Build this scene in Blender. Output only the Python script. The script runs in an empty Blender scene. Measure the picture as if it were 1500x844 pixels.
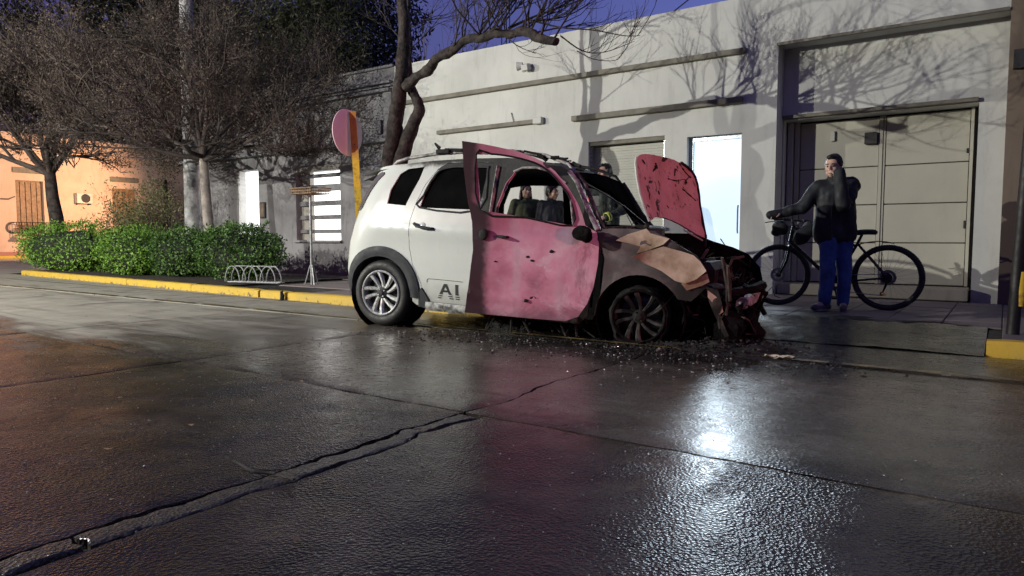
import bpy, bmesh, math, random
import numpy as np
from mathutils import Vector, Matrix, noise as mnoise
from mathutils.geometry import delaunay_2d_cdt
R = math.radians
SC = bpy.context.scene
COL = SC.collection
random.seed(7)

# ------------------------------------------------------------------ camera
FOC, CAMH = 1024.0, 0.86                    # focal length in photo pixels (1500 wide), eye height
YAW, PITCH = R(35.2), math.atan(71 / 1024)
cam = bpy.data.cameras.new("camera"); cam_o = bpy.data.objects.new("camera", cam); COL.objects.link(cam_o)
cam_o.location = (0, 0, CAMH); cam_o.rotation_euler = (math.pi / 2 - PITCH, 0, YAW)
cam.sensor_width = 36; cam.lens = FOC / 1500 * 36; cam.clip_start = .05; cam.clip_end = 2000
SC.camera = cam_o

# ------------------------------------------------------------------ sky at dusk
W = bpy.data.worlds.new("World"); SC.world = W; W.use_nodes = True
nt = W.node_tree; nt.nodes.clear()
sky = nt.nodes.new("ShaderNodeTexSky"); sky.sky_type = 'NISHITA'; sky.sun_disc = False
sky.sun_elevation = R(-3.0); sky.sun_rotation = R(35); sky.altitude = 50; sky.dust_density = 1.5; sky.ozone_density = 4
tint = nt.nodes.new("ShaderNodeMix"); tint.data_type = 'RGBA'; tint.blend_type = 'MULTIPLY'
tint.inputs[0].default_value = 1.0; tint.inputs[7].default_value = (1.81, 1.27, 1.0, 1)
bg = nt.nodes.new("ShaderNodeBackground"); bg.inputs[1].default_value = SKY_STRENGTH = 4.05
out = nt.nodes.new("ShaderNodeOutputWorld")
nt.links.new(sky.outputs[0], tint.inputs[6]); nt.links.new(tint.outputs[2], bg.inputs[0]); nt.links.new(bg.outputs[0], out.inputs[0])
SC.view_settings.view_transform = 'Standard'; SC.view_settings.look = 'None'
SC.view_settings.exposure = 0; SC.view_settings.gamma = 1

# ------------------------------------------------------------------ street lamps that light the place
def lamp(name, loc, power, col, radius, target=None, spot=None):
    d = bpy.data.lights.new(name, 'SPOT' if spot else 'POINT'); d.energy = power; d.color = col; d.shadow_soft_size = radius
    o = bpy.data.objects.new(name, d); COL.objects.link(o); o.location = loc
    if spot:
        d.spot_size = R(spot); d.spot_blend = .5
        o.rotation_euler = (Vector(target) - Vector(loc)).to_track_quat('-Z', 'Y').to_euler()
    return o
lamp("street_lamp_light", (-19.0, -3.4, 5.0), 5500, (1.0, .98, .87), .045)
lamp("corner_lamp_light", (-11.2, -4.2, 4.6), 5500, (1.0, .99, .90), .045)
lamp("sodium_lamp_light", (-33.0, 17.0, 3.4), 3300, (1.0, .60, .35), .2, (-39.3, 13.0, 2.2), 130)
# red beacon of the fire engine standing down the street on the right, its beam along the kerb
lamp("beacon_light", (9.5, 3.75, 2.0), 1900, (1.0, .27, .27), .12, (-2.6, 5.3, 1.2), 23)

# the lamp in the lit glass doorway, shining out over the wet road
lamp("doorway_lamp_light", (-3.47, 9.97, 2.06), 310, (.74, .88, 1.0), .62, (-1.7, 4.6, .0), 62)
lamp("doorway_low_fill_light", (-3.47, 9.97, 1.15), 170, (.74, .88, 1.0), .40, (-1.9, 4.6, .0), 58)  # spot added to fill out the door's streak on the wet road
# ------------------------------------------------------------------ helpers: a photo pixel to a point on a real plane
_fw = Vector((-math.sin(YAW) * math.cos(PITCH), math.cos(YAW) * math.cos(PITCH), -math.sin(PITCH)))
_rt = Vector((math.cos(YAW), math.sin(YAW), 0)); _up = _rt.cross(_fw); CAM = Vector((0, 0, CAMH))
def ray(x, y): return _fw + _rt * ((x - 750) / FOC) - _up * ((y - 422) / FOC)
def GZ(x, y, z=0.0): r = ray(x, y); return CAM + r * ((z - CAMH) / r.z)
def FY(x, y, Y): r = ray(x, y); return CAM + r * (Y / r.y)
def PL(x, y, p, n): r = ray(x, y); n = Vector(n); return CAM + r * ((Vector(p) - CAM).dot(n) / r.dot(n))

# ------------------------------------------------------------------ helpers: meshes and objects
def wmat(o):
    m = o.matrix_basis.copy()
    while o.parent: o = o.parent; m = o.matrix_basis @ m
    return m
def fr(d):
    d = Vector(d).normalized(); a = Vector((0, 0, 1)) if abs(d.z) < .9 else Vector((1, 0, 0))
    u = d.cross(a).normalized(); return u, d.cross(u).normalized(), d
class MB:
    def __init__(s): s.v = []; s.f = []; s.m = []
    def add(s, vs, fs, mi=0):
        k = len(s.v); s.v += [tuple(p) for p in vs]; s.f += [tuple(i + k for i in f) for f in fs]; s.m += [mi] * len(fs); return s
    def box(s, a, b, mi=0, M=None):
        x0, y0, z0 = a; x1, y1, z1 = b
        vs = [Vector(p) for p in ((x0,y0,z0),(x1,y0,z0),(x1,y1,z0),(x0,y1,z0),(x0,y0,z1),(x1,y0,z1),(x1,y1,z1),(x0,y1,z1))]
        if M: vs = [M @ p for p in vs]
        return s.add(vs, [(0,3,2,1),(4,5,6,7),(0,1,5,4),(1,2,6,5),(2,3,7,6),(3,0,4,7)], mi)
    def bbox(s, a, b, c=.01, mi=0, M=None):     # box with chamfered long edges (top and sides)
        x0, y0, z0 = a; x1, y1, z1 = b
        vs = []
        for (z, i) in ((z0, c), (z0 + c, 0), (z1 - c, 0), (z1, c)):
            vs += [Vector((x0+i,y0+i,z)), Vector((x1-i,y0+i,z)), Vector((x1-i,y1-i,z)), Vector((x0+i,y1-i,z))]
        if M: vs = [M @ p for p in vs]
        fs = [(3,2,1,0), (12,13,14,15)]
        for l in range(3):
            for k in range(4): a_, b_ = l*4+k, l*4+(k+1) % 4; fs.append((a_, b_, b_+4, a_+4))
        return s.add(vs, fs, mi)
    def tube(s, pts, rad, n=8, mi=0, caps=True, flat=1.0):
        pts = [Vector(p) for p in pts]
        if not hasattr(rad, '__len__'): rad = [rad] * len(pts)
        vs = []; fs = []; u = None
        for i, p in enumerate(pts):
            d = (pts[min(i+1, len(pts)-1)] - pts[max(i-1, 0)])
            if d.length < 1e-9: d = Vector((0, 0, 1))
            d.normalize()
            if u is None: u, w, _ = fr(d)
            else:
                u = u - d * u.dot(d)
                if u.length < 1e-6: u, w, _ = fr(d)
                u.normalize(); w = d.cross(u)
            for k in range(n):
                a = 2 * math.pi * k / n; vs.append(p + (u * math.cos(a) + w * math.sin(a) * flat) * rad[i])
        for i in range(len(pts) - 1):
            for k in range(n): a_ = i*n+k; b_ = i*n+(k+1) % n; fs.append((a_, b_, b_+n, a_+n))
        if caps: fs.append(tuple(range(n))[::-1]); fs.append(tuple(range((len(pts)-1)*n, len(pts)*n)))
        return s.add(vs, fs, mi)
    def lathe(s, prof, o=(0,0,0), ax=(0,0,1), n=24, mi=0, arc=None):
        u, w, d = fr(ax); o = Vector(o); vs = []; fs = []
        a0, a1 = arc or (0, 2 * math.pi); c = arc is None; m = n if c else n + 1
        for r, h in prof:
            for k in range(m):
                a = a0 + (a1 - a0) * k / n; vs.append(o + d * h + (u * math.cos(a) + w * math.sin(a)) * r)
        for i in range(len(prof) - 1):
            for k in range(n): a_ = i*m+k; b_ = i*m+(k+1) % m; fs.append((a_, b_, b_+m, a_+m))
        return s.add(vs, fs, mi)
    def prism(s, poly, fn, t, mi=0):            # poly [(a,b)], fn(a,b,h)->3D, extruded h: 0..t
        n = len(poly)
        vs = [fn(a, b, 0) for a, b in poly] + [fn(a, b, t) for a, b in poly]
        fs = [tuple(range(n))[::-1], tuple(range(n, 2*n))] + [(i, (i+1) % n, n+(i+1) % n, n+i) for i in range(n)]
        return s.add(vs, fs, mi)
    def grid(s, fn, nu, nv, mi=0, closed=False):
        vs = [fn(i / (nu - (0 if closed else 1)), j / (nv - 1)) for j in range(nv) for i in range(nu)]; fs = []
        for j in range(nv - 1):
            for i in range(nu if closed else nu - 1):
                a = j*nu+i; b = j*nu+(i+1) % nu; fs.append((a, b, b+nu, a+nu))
        return s.add(vs, fs, mi)
    def ell(s, c, r, n=12, m=8, mi=0, M=None):
        c = Vector(c); vs = []
        for j in range(1, m):
            t = math.pi * j / m
            for i in range(n):
                a = 2 * math.pi * i / n; p = Vector((r[0]*math.sin(t)*math.cos(a), r[1]*math.sin(t)*math.sin(a), r[2]*math.cos(t)))
                vs.append(c + (M @ p if M else p))
        q = Vector((0, 0, r[2])); q = M @ q if M else q
        vs += [c + q, c - q]; k = len(vs) - 2; fs = []
        for j in range(m - 2):
            for i in range(n): a = j*n+i; b = j*n+(i+1) % n; fs.append((a, a+n, b+n, b))
        for i in range(n): fs.append((k, i, (i+1) % n)); fs.append((k+1, (m-2)*n+(i+1) % n, (m-2)*n+i))
        return s.add(vs, fs, mi)
    def build(s, name, mats, parent=None, world=False, smooth=None, **kw):
        me = bpy.data.meshes.new(name); vs = s.v
        if world and parent is not None:
            Mi = wmat(parent).inverted(); vs = [tuple(Mi @ Vector(p)) for p in vs]
        me.from_pydata(vs, [], s.f)
        if not isinstance(mats, (list, tuple)): mats = [mats]
        for m in mats: me.materials.append(m)
        if len(mats) > 1: me.polygons.foreach_set('material_index', s.m)
        fix(me, smooth)
        return put(name, me, parent, **kw)
def fix(me, smooth=None):
    bm = bmesh.new(); bm.from_mesh(me); bmesh.ops.recalc_face_normals(bm, faces=bm.faces)
    if smooth is not None:
        for f in bm.faces: f.smooth = True
        for e in bm.edges:
            if len(e.link_faces) == 2 and e.calc_face_angle(0) > R(smooth): e.smooth = False
    bm.to_mesh(me); bm.free(); me.update()
def put(name, me, parent=None, **kw):
    o = bpy.data.objects.new(name, me); COL.objects.link(o)
    if parent is not None: o.parent = parent
    tag(o, **kw); return o
def tag(o, label=None, cat=None, group=None, kind=None):
    if label: o['label'] = label
    if cat: o['category'] = cat
    if group: o['group'] = group
    if kind: o['kind'] = kind
    return o
def thing(name, label, cat, loc=(0,0,0), rz=0.0, group=None, rot=None):
    o = bpy.data.objects.new(name, None); COL.objects.link(o); o.location = loc
    o.rotation_euler = rot or (0, 0, rz); o.empty_display_size = .2
    return tag(o, label, cat, group)
def meshfrom(vs, fs): m = bpy.data.meshes.new("m"); m.from_pydata(vs, [], fs); return m
def catmull(pts, k=6, closed=True):
    P = [Vector(p) for p in pts]; n = len(P); o = []
    for i in range(n if closed else n - 1):
        a, b, c, d = (P[(i+j) % n] if closed else P[max(0, min(n-1, i+j))] for j in (-1, 0, 1, 2))
        for t in range(k):
            t /= k; o.append(.5 * ((2*b) + (c-a)*t + (2*a-5*b+4*c-d)*t*t + (3*b-a-3*c+d)*t**3))
    if not closed: o.append(P[-1])
    return o
def pip(p, poly):
    x, y = p[0], p[1]; c = False; n = len(poly); j = n - 1
    for i in range(n):
        xi, yi = poly[i][0], poly[i][1]; xj, yj = poly[j][0], poly[j][1]
        if (yi > y) != (yj > y) and x < (xj-xi)*(y-yi)/(yj-yi)+xi: c = not c
        j = i
    return c
def dens(poly, d):
    o = []; n = len(poly)
    for i in range(n):
        a = Vector(poly[i][:2]); b = Vector(poly[(i+1) % n][:2]); k = max(1, int((b-a).length/d))
        for t in range(k): o.append(a.lerp(b, t/k))
    return o
def sheet(mb, outer, holes, fn, t=.02, d=.06, mi=0, edge=.04):
    """a panel of thickness t: outline and holes in 2D, mapped by fn(a, b, h) to 3D, h 0 outside and t inside"""
    loops = [dens(outer, edge)] + [dens(h, edge) for h in holes]
    vs = []; es = []
    for L in loops:
        k = len(vs); vs += L; es += [(k+i, k+(i+1) % len(L)) for i in range(len(L))]
    xs = [p[0] for p in loops[0]]; ys = [p[1] for p in loops[0]]
    bd = list(vs); x = min(xs) + d/2; r = 0
    arr = np.array([(p[0], p[1]) for p in bd])
    while x < max(xs):
        y = min(ys) + d/2 + (d/2 if r % 2 else 0)
        while y < max(ys):
            if pip((x, y), loops[0]) and not any(pip((x, y), h) for h in loops[1:]) and np.min((arr[:,0]-x)**2+(arr[:,1]-y)**2) > (d*.45)**2:
                vs.append(Vector((x, y)))
            y += d
        x += d; r += 1
    V2, E2, F2 = delaunay_2d_cdt(vs, es, [], 1, 1e-6)[:3]
    F = []
    for f in F2:
        c = sum((V2[i] for i in f), Vector((0, 0))) / len(f)
        if pip(c, loops[0]) and not any(pip(c, h) for h in loops[1:]): F.append(tuple(f))
    n = len(V2)
    V = [fn(p[0], p[1], 0) for p in V2] + [fn(p[0], p[1], t) for p in V2]
    cnt = {}
    for f in F:
        for i in range(len(f)):
            e = (f[i], f[(i+1) % len(f)]); cnt[e] = cnt.get(e, 0) + 1
    FF = list(F) + [tuple(i+n for i in f)[::-1] for f in F]
    for (a, b) in cnt:
        if (b, a) not in cnt: FF.append((b, a, a+n, b+n))
    mb.add(V, FF, mi); return mb
def nz(x, y=0, z=0): return mnoise.noise(Vector((x, y, z)))
def blob(parts, voxel=.01, sm=4, wr=0.0, ws=9.0):
    """one continuous surface grown round capsules and ellipsoids"""
    mb = MB()
    for p in parts:
        if p[0] == 'c':
            _, a, b, r0, r1 = p[:5]; fl = p[5] if len(p) > 5 else 1
            a, b = Vector(a), Vector(b); d = b - a; L = d.length; d = d / L if L > 0 else Vector((0,0,1)); pts = []; rr = []
            for k in range(5): t = k/4*math.pi/2; pts.append(a - d*r0*math.cos(t)*.98); rr.append(max(1e-3, r0*math.sin(t)))
            for k in range(1, 5): t = k/4*math.pi/2; pts.append(b + d*r1*math.sin(t)*.98); rr.append(max(1e-3, r1*math.cos(t)))
            pts.insert(5, b); rr.insert(5, r1)
            mb.tube(pts, rr, 14, flat=fl)
        else: mb.ell(p[1], p[2], 16, 12, M=p[3] if len(p) > 3 else None)
    me = meshfrom(mb.v, mb.f); fix(me)
    o = bpy.data.objects.new("tmp", me); COL.objects.link(o)
    m = o.modifiers.new("r", 'REMESH'); m.mode = 'VOXEL'; m.voxel_size = voxel
    s = o.modifiers.new("s", 'SMOOTH'); s.factor = .5; s.iterations = sm
    dg = bpy.context.evaluated_depsgraph_get(); dg.update()
    r = bpy.data.meshes.new_from_object(o.evaluated_get(dg)); bpy.data.objects.remove(o); bpy.data.meshes.remove(me)
    if wr:
        for v in r.vertices:
            c = v.co; k = nz(c.x*ws, c.y*ws, c.z*ws*.6) + .5*nz(c.x*ws*2.3+5, c.y*ws*2.3, c.z*ws*1.4); v.co = c + v.normal*wr*k
    for p in r.polygons: p.use_smooth = True
    return r
def putm(name, me, mat, parent, **kw): me.materials.clear(); me.materials.append(mat); return put(name, me, parent, **kw)

# ------------------------------------------------------------------ materials
def nodes(name):
    m = bpy.data.materials.new(name); m.use_nodes = True; t = m.node_tree; return m, t, t.nodes["Principled BSDF"]
def N(t, ty, **kw):
    n = t.nodes.new(ty)
    for k, v in kw.items():
        if k[0] == 'i' and k[1:].isdigit(): n.inputs[int(k[1:])].default_value = v
        else: setattr(n, k, v)
    return n
def noise(t, scale, detail=4, rough=.55, vec=None, dist=0):
    n = N(t, "ShaderNodeTexNoise"); n.inputs["Scale"].default_value = scale; n.inputs["Detail"].default_value = detail
    n.inputs["Roughness"].default_value = rough; n.inputs["Distortion"].default_value = dist
    if vec is not None: t.links.new(vec, n.inputs["Vector"])
    return n.outputs[0]
def ramp(t, fac, stops):
    r = N(t, "ShaderNodeValToRGB"); e = r.color_ramp.elements
    while len(e) < len(stops): e.new(.5)
    for k, (p, c) in enumerate(stops):
        e[k].position = p; e[k].color = (c, c, c, 1) if not hasattr(c, '__len__') else (*c, 1)
    t.links.new(fac, r.inputs[0]); return r.outputs[0]
def mathn(t, op, a, b=None, c=None, clamp=False):
    n = N(t, "ShaderNodeMath", operation=op); n.use_clamp = clamp
    for i, v in enumerate((a, b, c)):
        if v is None: continue
        if isinstance(v, (int, float)): n.inputs[i].default_value = v
        else: t.links.new(v, n.inputs[i])
    return n.outputs[0]
def mix(t, fac, a, b, mode='MIX'):
    n = N(t, "ShaderNodeMix", data_type='RGBA', blend_type=mode)
    for i, v in ((0, fac), (6, a), (7, b)):
        if isinstance(v, (int, float)): n.inputs[i].default_value = v if i == 0 else (v, v, v, 1)
        elif isinstance(v, tuple): n.inputs[i].default_value = (*v, 1)
        else: t.links.new(v, n.inputs[i])
    return n.outputs[2]
def bump(t, b, h, strength, dist, prev=None):
    n = N(t, "ShaderNodeBump"); n.inputs["Distance"].default_value = dist
    if isinstance(strength, (int, float)): n.inputs["Strength"].default_value = strength
    else: t.links.new(strength, n.inputs["Strength"])
    t.links.new(h, n.inputs["Height"])
    if prev is not None: t.links.new(prev, n.inputs["Normal"])
    if b is not None: t.links.new(n.outputs[0], b.inputs["Normal"])
    return n.outputs[0]
def smooth(t, x, lo, hi):
    n = N(t, "ShaderNodeMapRange", interpolation_type='SMOOTHSTEP'); t.links.new(x, n.inputs[0])
    n.inputs[1].default_value = lo; n.inputs[2].default_value = hi; return n.outputs[0]
def pos(t, obj=False):
    if obj: return N(t, "ShaderNodeTexCoord").outputs["Object"]
    return N(t, "ShaderNodeNewGeometry").outputs["Position"]
def xyz(t, v): n = N(t, "ShaderNodeSeparateXYZ"); t.links.new(v, n.inputs[0]); return n.outputs
MC = {}
def pm(name, c, var=.2, scale=6, rough=.6, bs=.15, bscale=50, bd=.004, metal=0, c2=None, spec=.5, obj=True, coat=0, lo=.35, hi=.68):
    if name in MC: return MC[name]
    m, t, b = nodes(name); p = pos(t, obj)
    n1 = noise(t, scale, 5, .6, p)
    ca = tuple(x*(1-var) for x in c); cb = c2 or tuple(min(1, x*(1+var)) for x in c)
    t.links.new(ramp(t, n1, [(lo, ca), (hi, cb)]), b.inputs["Base Color"])
    t.links.new(ramp(t, noise(t, scale*2.3, 3, .5, p), [(.3, max(0, rough-.12)), (.7, min(1, rough+.1))]), b.inputs["Roughness"])
    b.inputs["Metallic"].default_value = metal; b.inputs["Specular IOR Level"].default_value = spec; b.inputs["Coat Weight"].default_value = coat
    if bs: bump(t, b, noise(t, bscale, 4, .6, p), bs, bd)
    MC[name] = m; return m
def emis(name, c, s):
    m, t, b = nodes(name); p = pos(t, True)
    t.links.new(ramp(t, noise(t, 1.2, 2, .5, p), [(.3, tuple(x*.9 for x in c)), (.7, c)]), b.inputs["Emission Color"])
    b.inputs["Emission Strength"].default_value = s; b.inputs["Base Color"].default_value = (.5, .5, .5, 1); b.inputs["Roughness"].default_value = .2
    return m

def road_mat(name, grav=1.0, dry0=0.0, soot0=0.0):
    m, t, b = nodes(name); p = pos(t); s = xyz(t, p); X, Y = s[0], s[1]
    n1 = noise(t, .45, 5, .6, p, .6); n2 = noise(t, 2.6, 6, .65, p, .3); n3 = noise(t, 14, 5, .7, p)
    mp = N(t, "ShaderNodeMapping"); t.links.new(p, mp.inputs[0]); mp.inputs[3].default_value = (.5, 2.2, 1)
    n4 = noise(t, 1.3, 5, .6, mp.outputs[0], .8)
    # dry, paler towards the corner on the left; wet near the car and in the foreground
    a = smooth(t, mathn(t, 'ADD', Y, mathn(t, 'MULTIPLY', n4, 2.4)), 3.4, 4.6)
    c = smooth(t, mathn(t, 'ADD', mathn(t, 'MULTIPLY', X, -1), mathn(t, 'MULTIPLY', n4, 5)), 6.6, 10.5)
    dry = mathn(t, 'MULTIPLY', a, c); 
    if dry0: dry = mathn(t, 'MAXIMUM', dry, dry0)
    half = mathn(t, 'MULTIPLY', smooth(t, mathn(t, 'ADD', Y, n2), 3.0, 3.7), .45)
    wetc = ramp(t, n2, [(.28, (.0070, .0050, .0046)), (.5, (.022, .0155, .0138)), (.62, (.040, .0295, .0255)), (.78, (.075, .059, .051))])
    dryc = ramp(t, n2, [(.3, (.24, .225, .18)), (.7, (.38, .36, .29))])
    col = mix(t, mathn(t, 'MAXIMUM', dry, mathn(t, 'MULTIPLY', half, .55)), wetc, dryc)
    # streaks left by tyres and run-off, worn patches
    mp2 = N(t, "ShaderNodeMapping"); t.links.new(p, mp2.inputs[0]); mp2.inputs[3].default_value = (.35, 5.5, 1); mp2.inputs[2].default_value = (0, 0, .12)
    st = noise(t, 1.0, 6, .7, mp2.outputs[0], .5)
    col = mix(t, mathn(t, 'MULTIPLY', smooth(t, st, .52, .66), .6), col, mix(t, 1.0, col, (.35, .33, .33), 'MULTIPLY'))
    col = mix(t, mathn(t, 'MULTIPLY', smooth(t, noise(t, .9, 6, .72, p, 1.0), .54, .68), .55), col, (.062, .050, .043))
    # ochre rusty runs
    och = mathn(t, 'MULTIPLY', smooth(t, noise(t, .8, 4, .6, mp.outputs[0], .3), .58, .72), .5)
    col = mix(t, och, col, (.040, .023, .010))
    # soot round the burnt front of the car
    dx = mathn(t, 'ADD', X, 2.0); dy = mathn(t, 'ADD', Y, -5.75)
    d2 = mathn(t, 'SQRT', mathn(t, 'ADD', mathn(t, 'MULTIPLY', mathn(t, 'MULTIPLY', dx, dx), .28), mathn(t, 'MULTIPLY', dy, dy)))
    soot = smooth(t, mathn(t, 'ADD', d2, mathn(t, 'MULTIPLY', n2, 1.1)), 2.25, 1.45)
    if soot0: soot = mathn(t, 'MAXIMUM', soot, mathn(t, 'MULTIPLY', smooth(t, n2, .30, .48), soot0))
    col = mix(t, mathn(t, 'MULTIPLY', soot, .93), col, (.006, .0055, .006))
    t.links.new(col, b.inputs["Base Color"])
    pud = smooth(t, mathn(t, 'ADD', n1, mathn(t, 'MULTIPLY', n2, .25)), .56, .66)      # standing water
    far = smooth(t, mathn(t, 'ADD', Y, mathn(t, 'MULTIPLY', n2, .15)), 2.72, 2.80)
    pud2 = mathn(t, 'MULTIPLY', far, smooth(t, noise(t, 1.1, 5, .65, p, .4), .40, .50))
    pud = mathn(t, 'MAXIMUM', mathn(t, 'MULTIPLY', pud, far), pud2)
    pud = mathn(t, 'MULTIPLY', pud, mathn(t, 'SUBTRACT', 1, dry))
    rg = mathn(t, 'ADD', mathn(t, 'MULTIPLY', n3, .30), .08)
    rg = mix(t, pud, rg, mathn(t, 'ADD', mathn(t, 'MULTIPLY', n3, .34), .09))
    rg = mix(t, dry, rg, .62)
    t.links.new(rg, b.inputs["Roughness"])
    b.inputs["Specular IOR Level"].default_value = .5
    wetk = mathn(t, 'SUBTRACT', 1, mathn(t, 'MULTIPLY', pud, .12))
    wetk = mathn(t, 'MULTIPLY', wetk, ramp(t, noise(t, .75, 6, .7, p, .8), [(.38, .10), (.50, .40), (.66, 1.0)]))
    grav = mathn(t, 'ADD', grav, mathn(t, 'MULTIPLY', mathn(t, 'SUBTRACT', 1, far), 1.1*grav))
    v = N(t, "ShaderNodeTexVoronoi"); t.links.new(p, v.inputs[0]); v.inputs["Scale"].default_value = 85
    b1 = bump(t, None, noise(t, 5, 5, .7, p, .4), mathn(t, 'MULTIPLY', wetk, .3), .02)
    b2 = bump(t, None, noise(t, 30, 5, .7, p), mathn(t, 'MULTIPLY', wetk, grav), .0020, b1)
    bump(t, b, v.outputs[0], mathn(t, 'MULTIPLY', wetk, grav), .0022, b2)
    return m
M_road = road_mat("wet_road_concrete")
M_ramp = road_mat("sooty_ramp_concrete", 1.6, 0, .95)
M_road2 = road_mat("cross_street_concrete", .6, .55)
M_joint = pm("joint_dirt", (.014, .011, .010), .4, 9, .6, .4, 40, .01)
M_strip = road_mat("joint_mortar", 1.5, .14)
# ================================================================== THE GROUND
rng = random.Random(3)
road = MB().add([(-300,-250,-.035),(300,-250,-.035),(300,400,-.035),(-300,400,-.035)], [(0,1,2,3)]).build("road", M_joint, kind='structure')
SLAB_ID = [0]
def warp(X, Y):                              # cracks wander: both sides of a joint share the same wiggle
    for xb, sd, k in ((-2.185, 3, 1.0), (-2.06, 8, 1.0), (-4.76, 5, .5)):
        d = abs(X - xb)
        if d < .28 and Y < 5.1: X += k*(1-d/.28)*(.050*nz(Y*1.5, sd) + .030*nz(Y*5.5, sd+20) + .016*nz(Y*17, sd+40))*min(1, abs(Y-5.13)*3)
    d = abs(Y - 2.68)
    if d < .25: Y += (1-d/.25)*(.018*nz(X*2.2, 50) + .014*nz(X*8, 60) + .007*nz(X*25, 70))
    return X, Y
def slab(x0, x1, y0, y1, gap=.002, rag=.014, res=.09, mat=M_road, z=0.0, name="concrete_slab", amp=.004):
    SLAB_ID[0] += 17; sd = SLAB_ID[0]
    nu = max(4, int((x1-x0)/res)); nv = max(4, int((y1-y0)/res))
    def top(u, v):
        x = x0 + (x1-x0)*u; y = y0 + (y1-y0)*v; e = 0
        gx = gap + rag*max(0, nz(y*3.1, sd, 1)+.3) + rag*.8*max(0, nz(y*13, sd, 2)) + rag*.5*max(0, nz(y*37, sd, 6))
        gy = gap + rag*max(0, nz(x*3.1, sd, 3)+.3) + rag*.8*max(0, nz(x*13, sd, 4)) + rag*.5*max(0, nz(x*37, sd, 7))
        X = min(max(x, x0+gx), x1-gx); Y = min(max(y, y0+gy), y1-gy)
        ed = min(u, 1-u)*(x1-x0) < res*.6 or min(v, 1-v)*(y1-y0) < res*.6
        zz = z + amp*nz(x*1.7, y*1.7, sd) + amp*.5*nz(x*6, y*6, sd) - (.004 if ed else 0)
        return Vector((*warp(X, Y), zz))
    mb = MB().grid(top, nu, nv); n = len(mb.v)
    rim = [i for i in range(nu)] + [j*nu+nu-1 for j in range(1, nv)] + [(nv-1)*nu+i for i in range(nu-2, -1, -1)] + [j*nu for j in range(nv-2, 0, -1)]
    k = len(rim); mb.v += [(mb.v[i][0], mb.v[i][1], z-.034) for i in rim]
    for i in range(k): mb.f.append((rim[(i+1) % k], rim[i], n+i, n+(i+1) % k)); mb.m.append(0)
    return mb.build(name, mat, road, smooth=30)
xs = [-20.66, -18.01, -15.36, -12.71, -10.06, -7.41, -4.76, -2.185]
for a, b in zip(xs, xs[1:]):
    for y0, y1 in ((-6.2, -2.7), (-2.7, .0 + .8*0), (.0, 2.68), (2.68, 5.13)):
        slab(a, b, y0, y1, res=.11 if b < -8 else .05)
for a, b in ((-2.06, .54), (.54, 3.2), (3.2, 5.85), (5.85, 8.5)):
    for y0, y1 in ((-6.2, -2.7), (-2.7, 0), (0, 2.68)): slab(a, b, y0, y1, res=.05 if a < .6 else .09)
for a, b in ((-2.185, .54), (.54, 3.2), (3.2, 5.85), (5.85, 8.5)): slab(a, b, 2.68, 5.13, res=.08)
# the mortar strip between two ragged cracks
y = -2.6
while y < 2.62:
    L = rng.uniform(.7, 1.9); L = min(L, 2.64 - y)
    slab(-2.185, -2.06, y, y+L, gap=.001, rag=.03, res=.016, mat=M_strip, z=-.001, name="mortar_strip", amp=.006); y += L
# gutter slabs along the kerb
x = -20.66
while x < 8:
    L = 3.0; slab(x, x+L, 5.15, 6.18, gap=.006, rag=.006, res=.12, z=.004, name="gutter_slab"); x += L
# worn ochre line painted along the gutter joint
M_oldyellow, t_, b_ = nodes("worn_yellow_line")
p_ = pos(t_); t_.links.new(mix(t_, ramp(t_, noise(t_, 7, 6, .7, p_), [(.42, 0), (.6, .75)]), (.05, .042, .03), (.27, .20, .06)), b_.inputs["Base Color"]); b_.inputs["Roughness"].default_value = .42
mb = MB(); x = -20.5
while x < 8:
    L = rng.uniform(.5, 1.8); w0, w1 = rng.uniform(.02, .035), rng.uniform(.02, .04)
    mb.add([(x, 5.20-w0, .0105), (x+L, 5.20-w1, .0105), (x+L, 5.20+w1, .0105), (x, 5.20+w0, .0105)], [(0,1,2,3)]); x += L + rng.uniform(.02, .25)
mb.build("painted_line", M_oldyellow, kind='structure')
MB().grid(lambda u, v: Vector((-90 + 69.3*u, -60 + 130*v, -.006 + .01*nz(u*20, v*30))), 40, 60).build("cross_street", M_road2, kind='structure', smooth=40)

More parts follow.
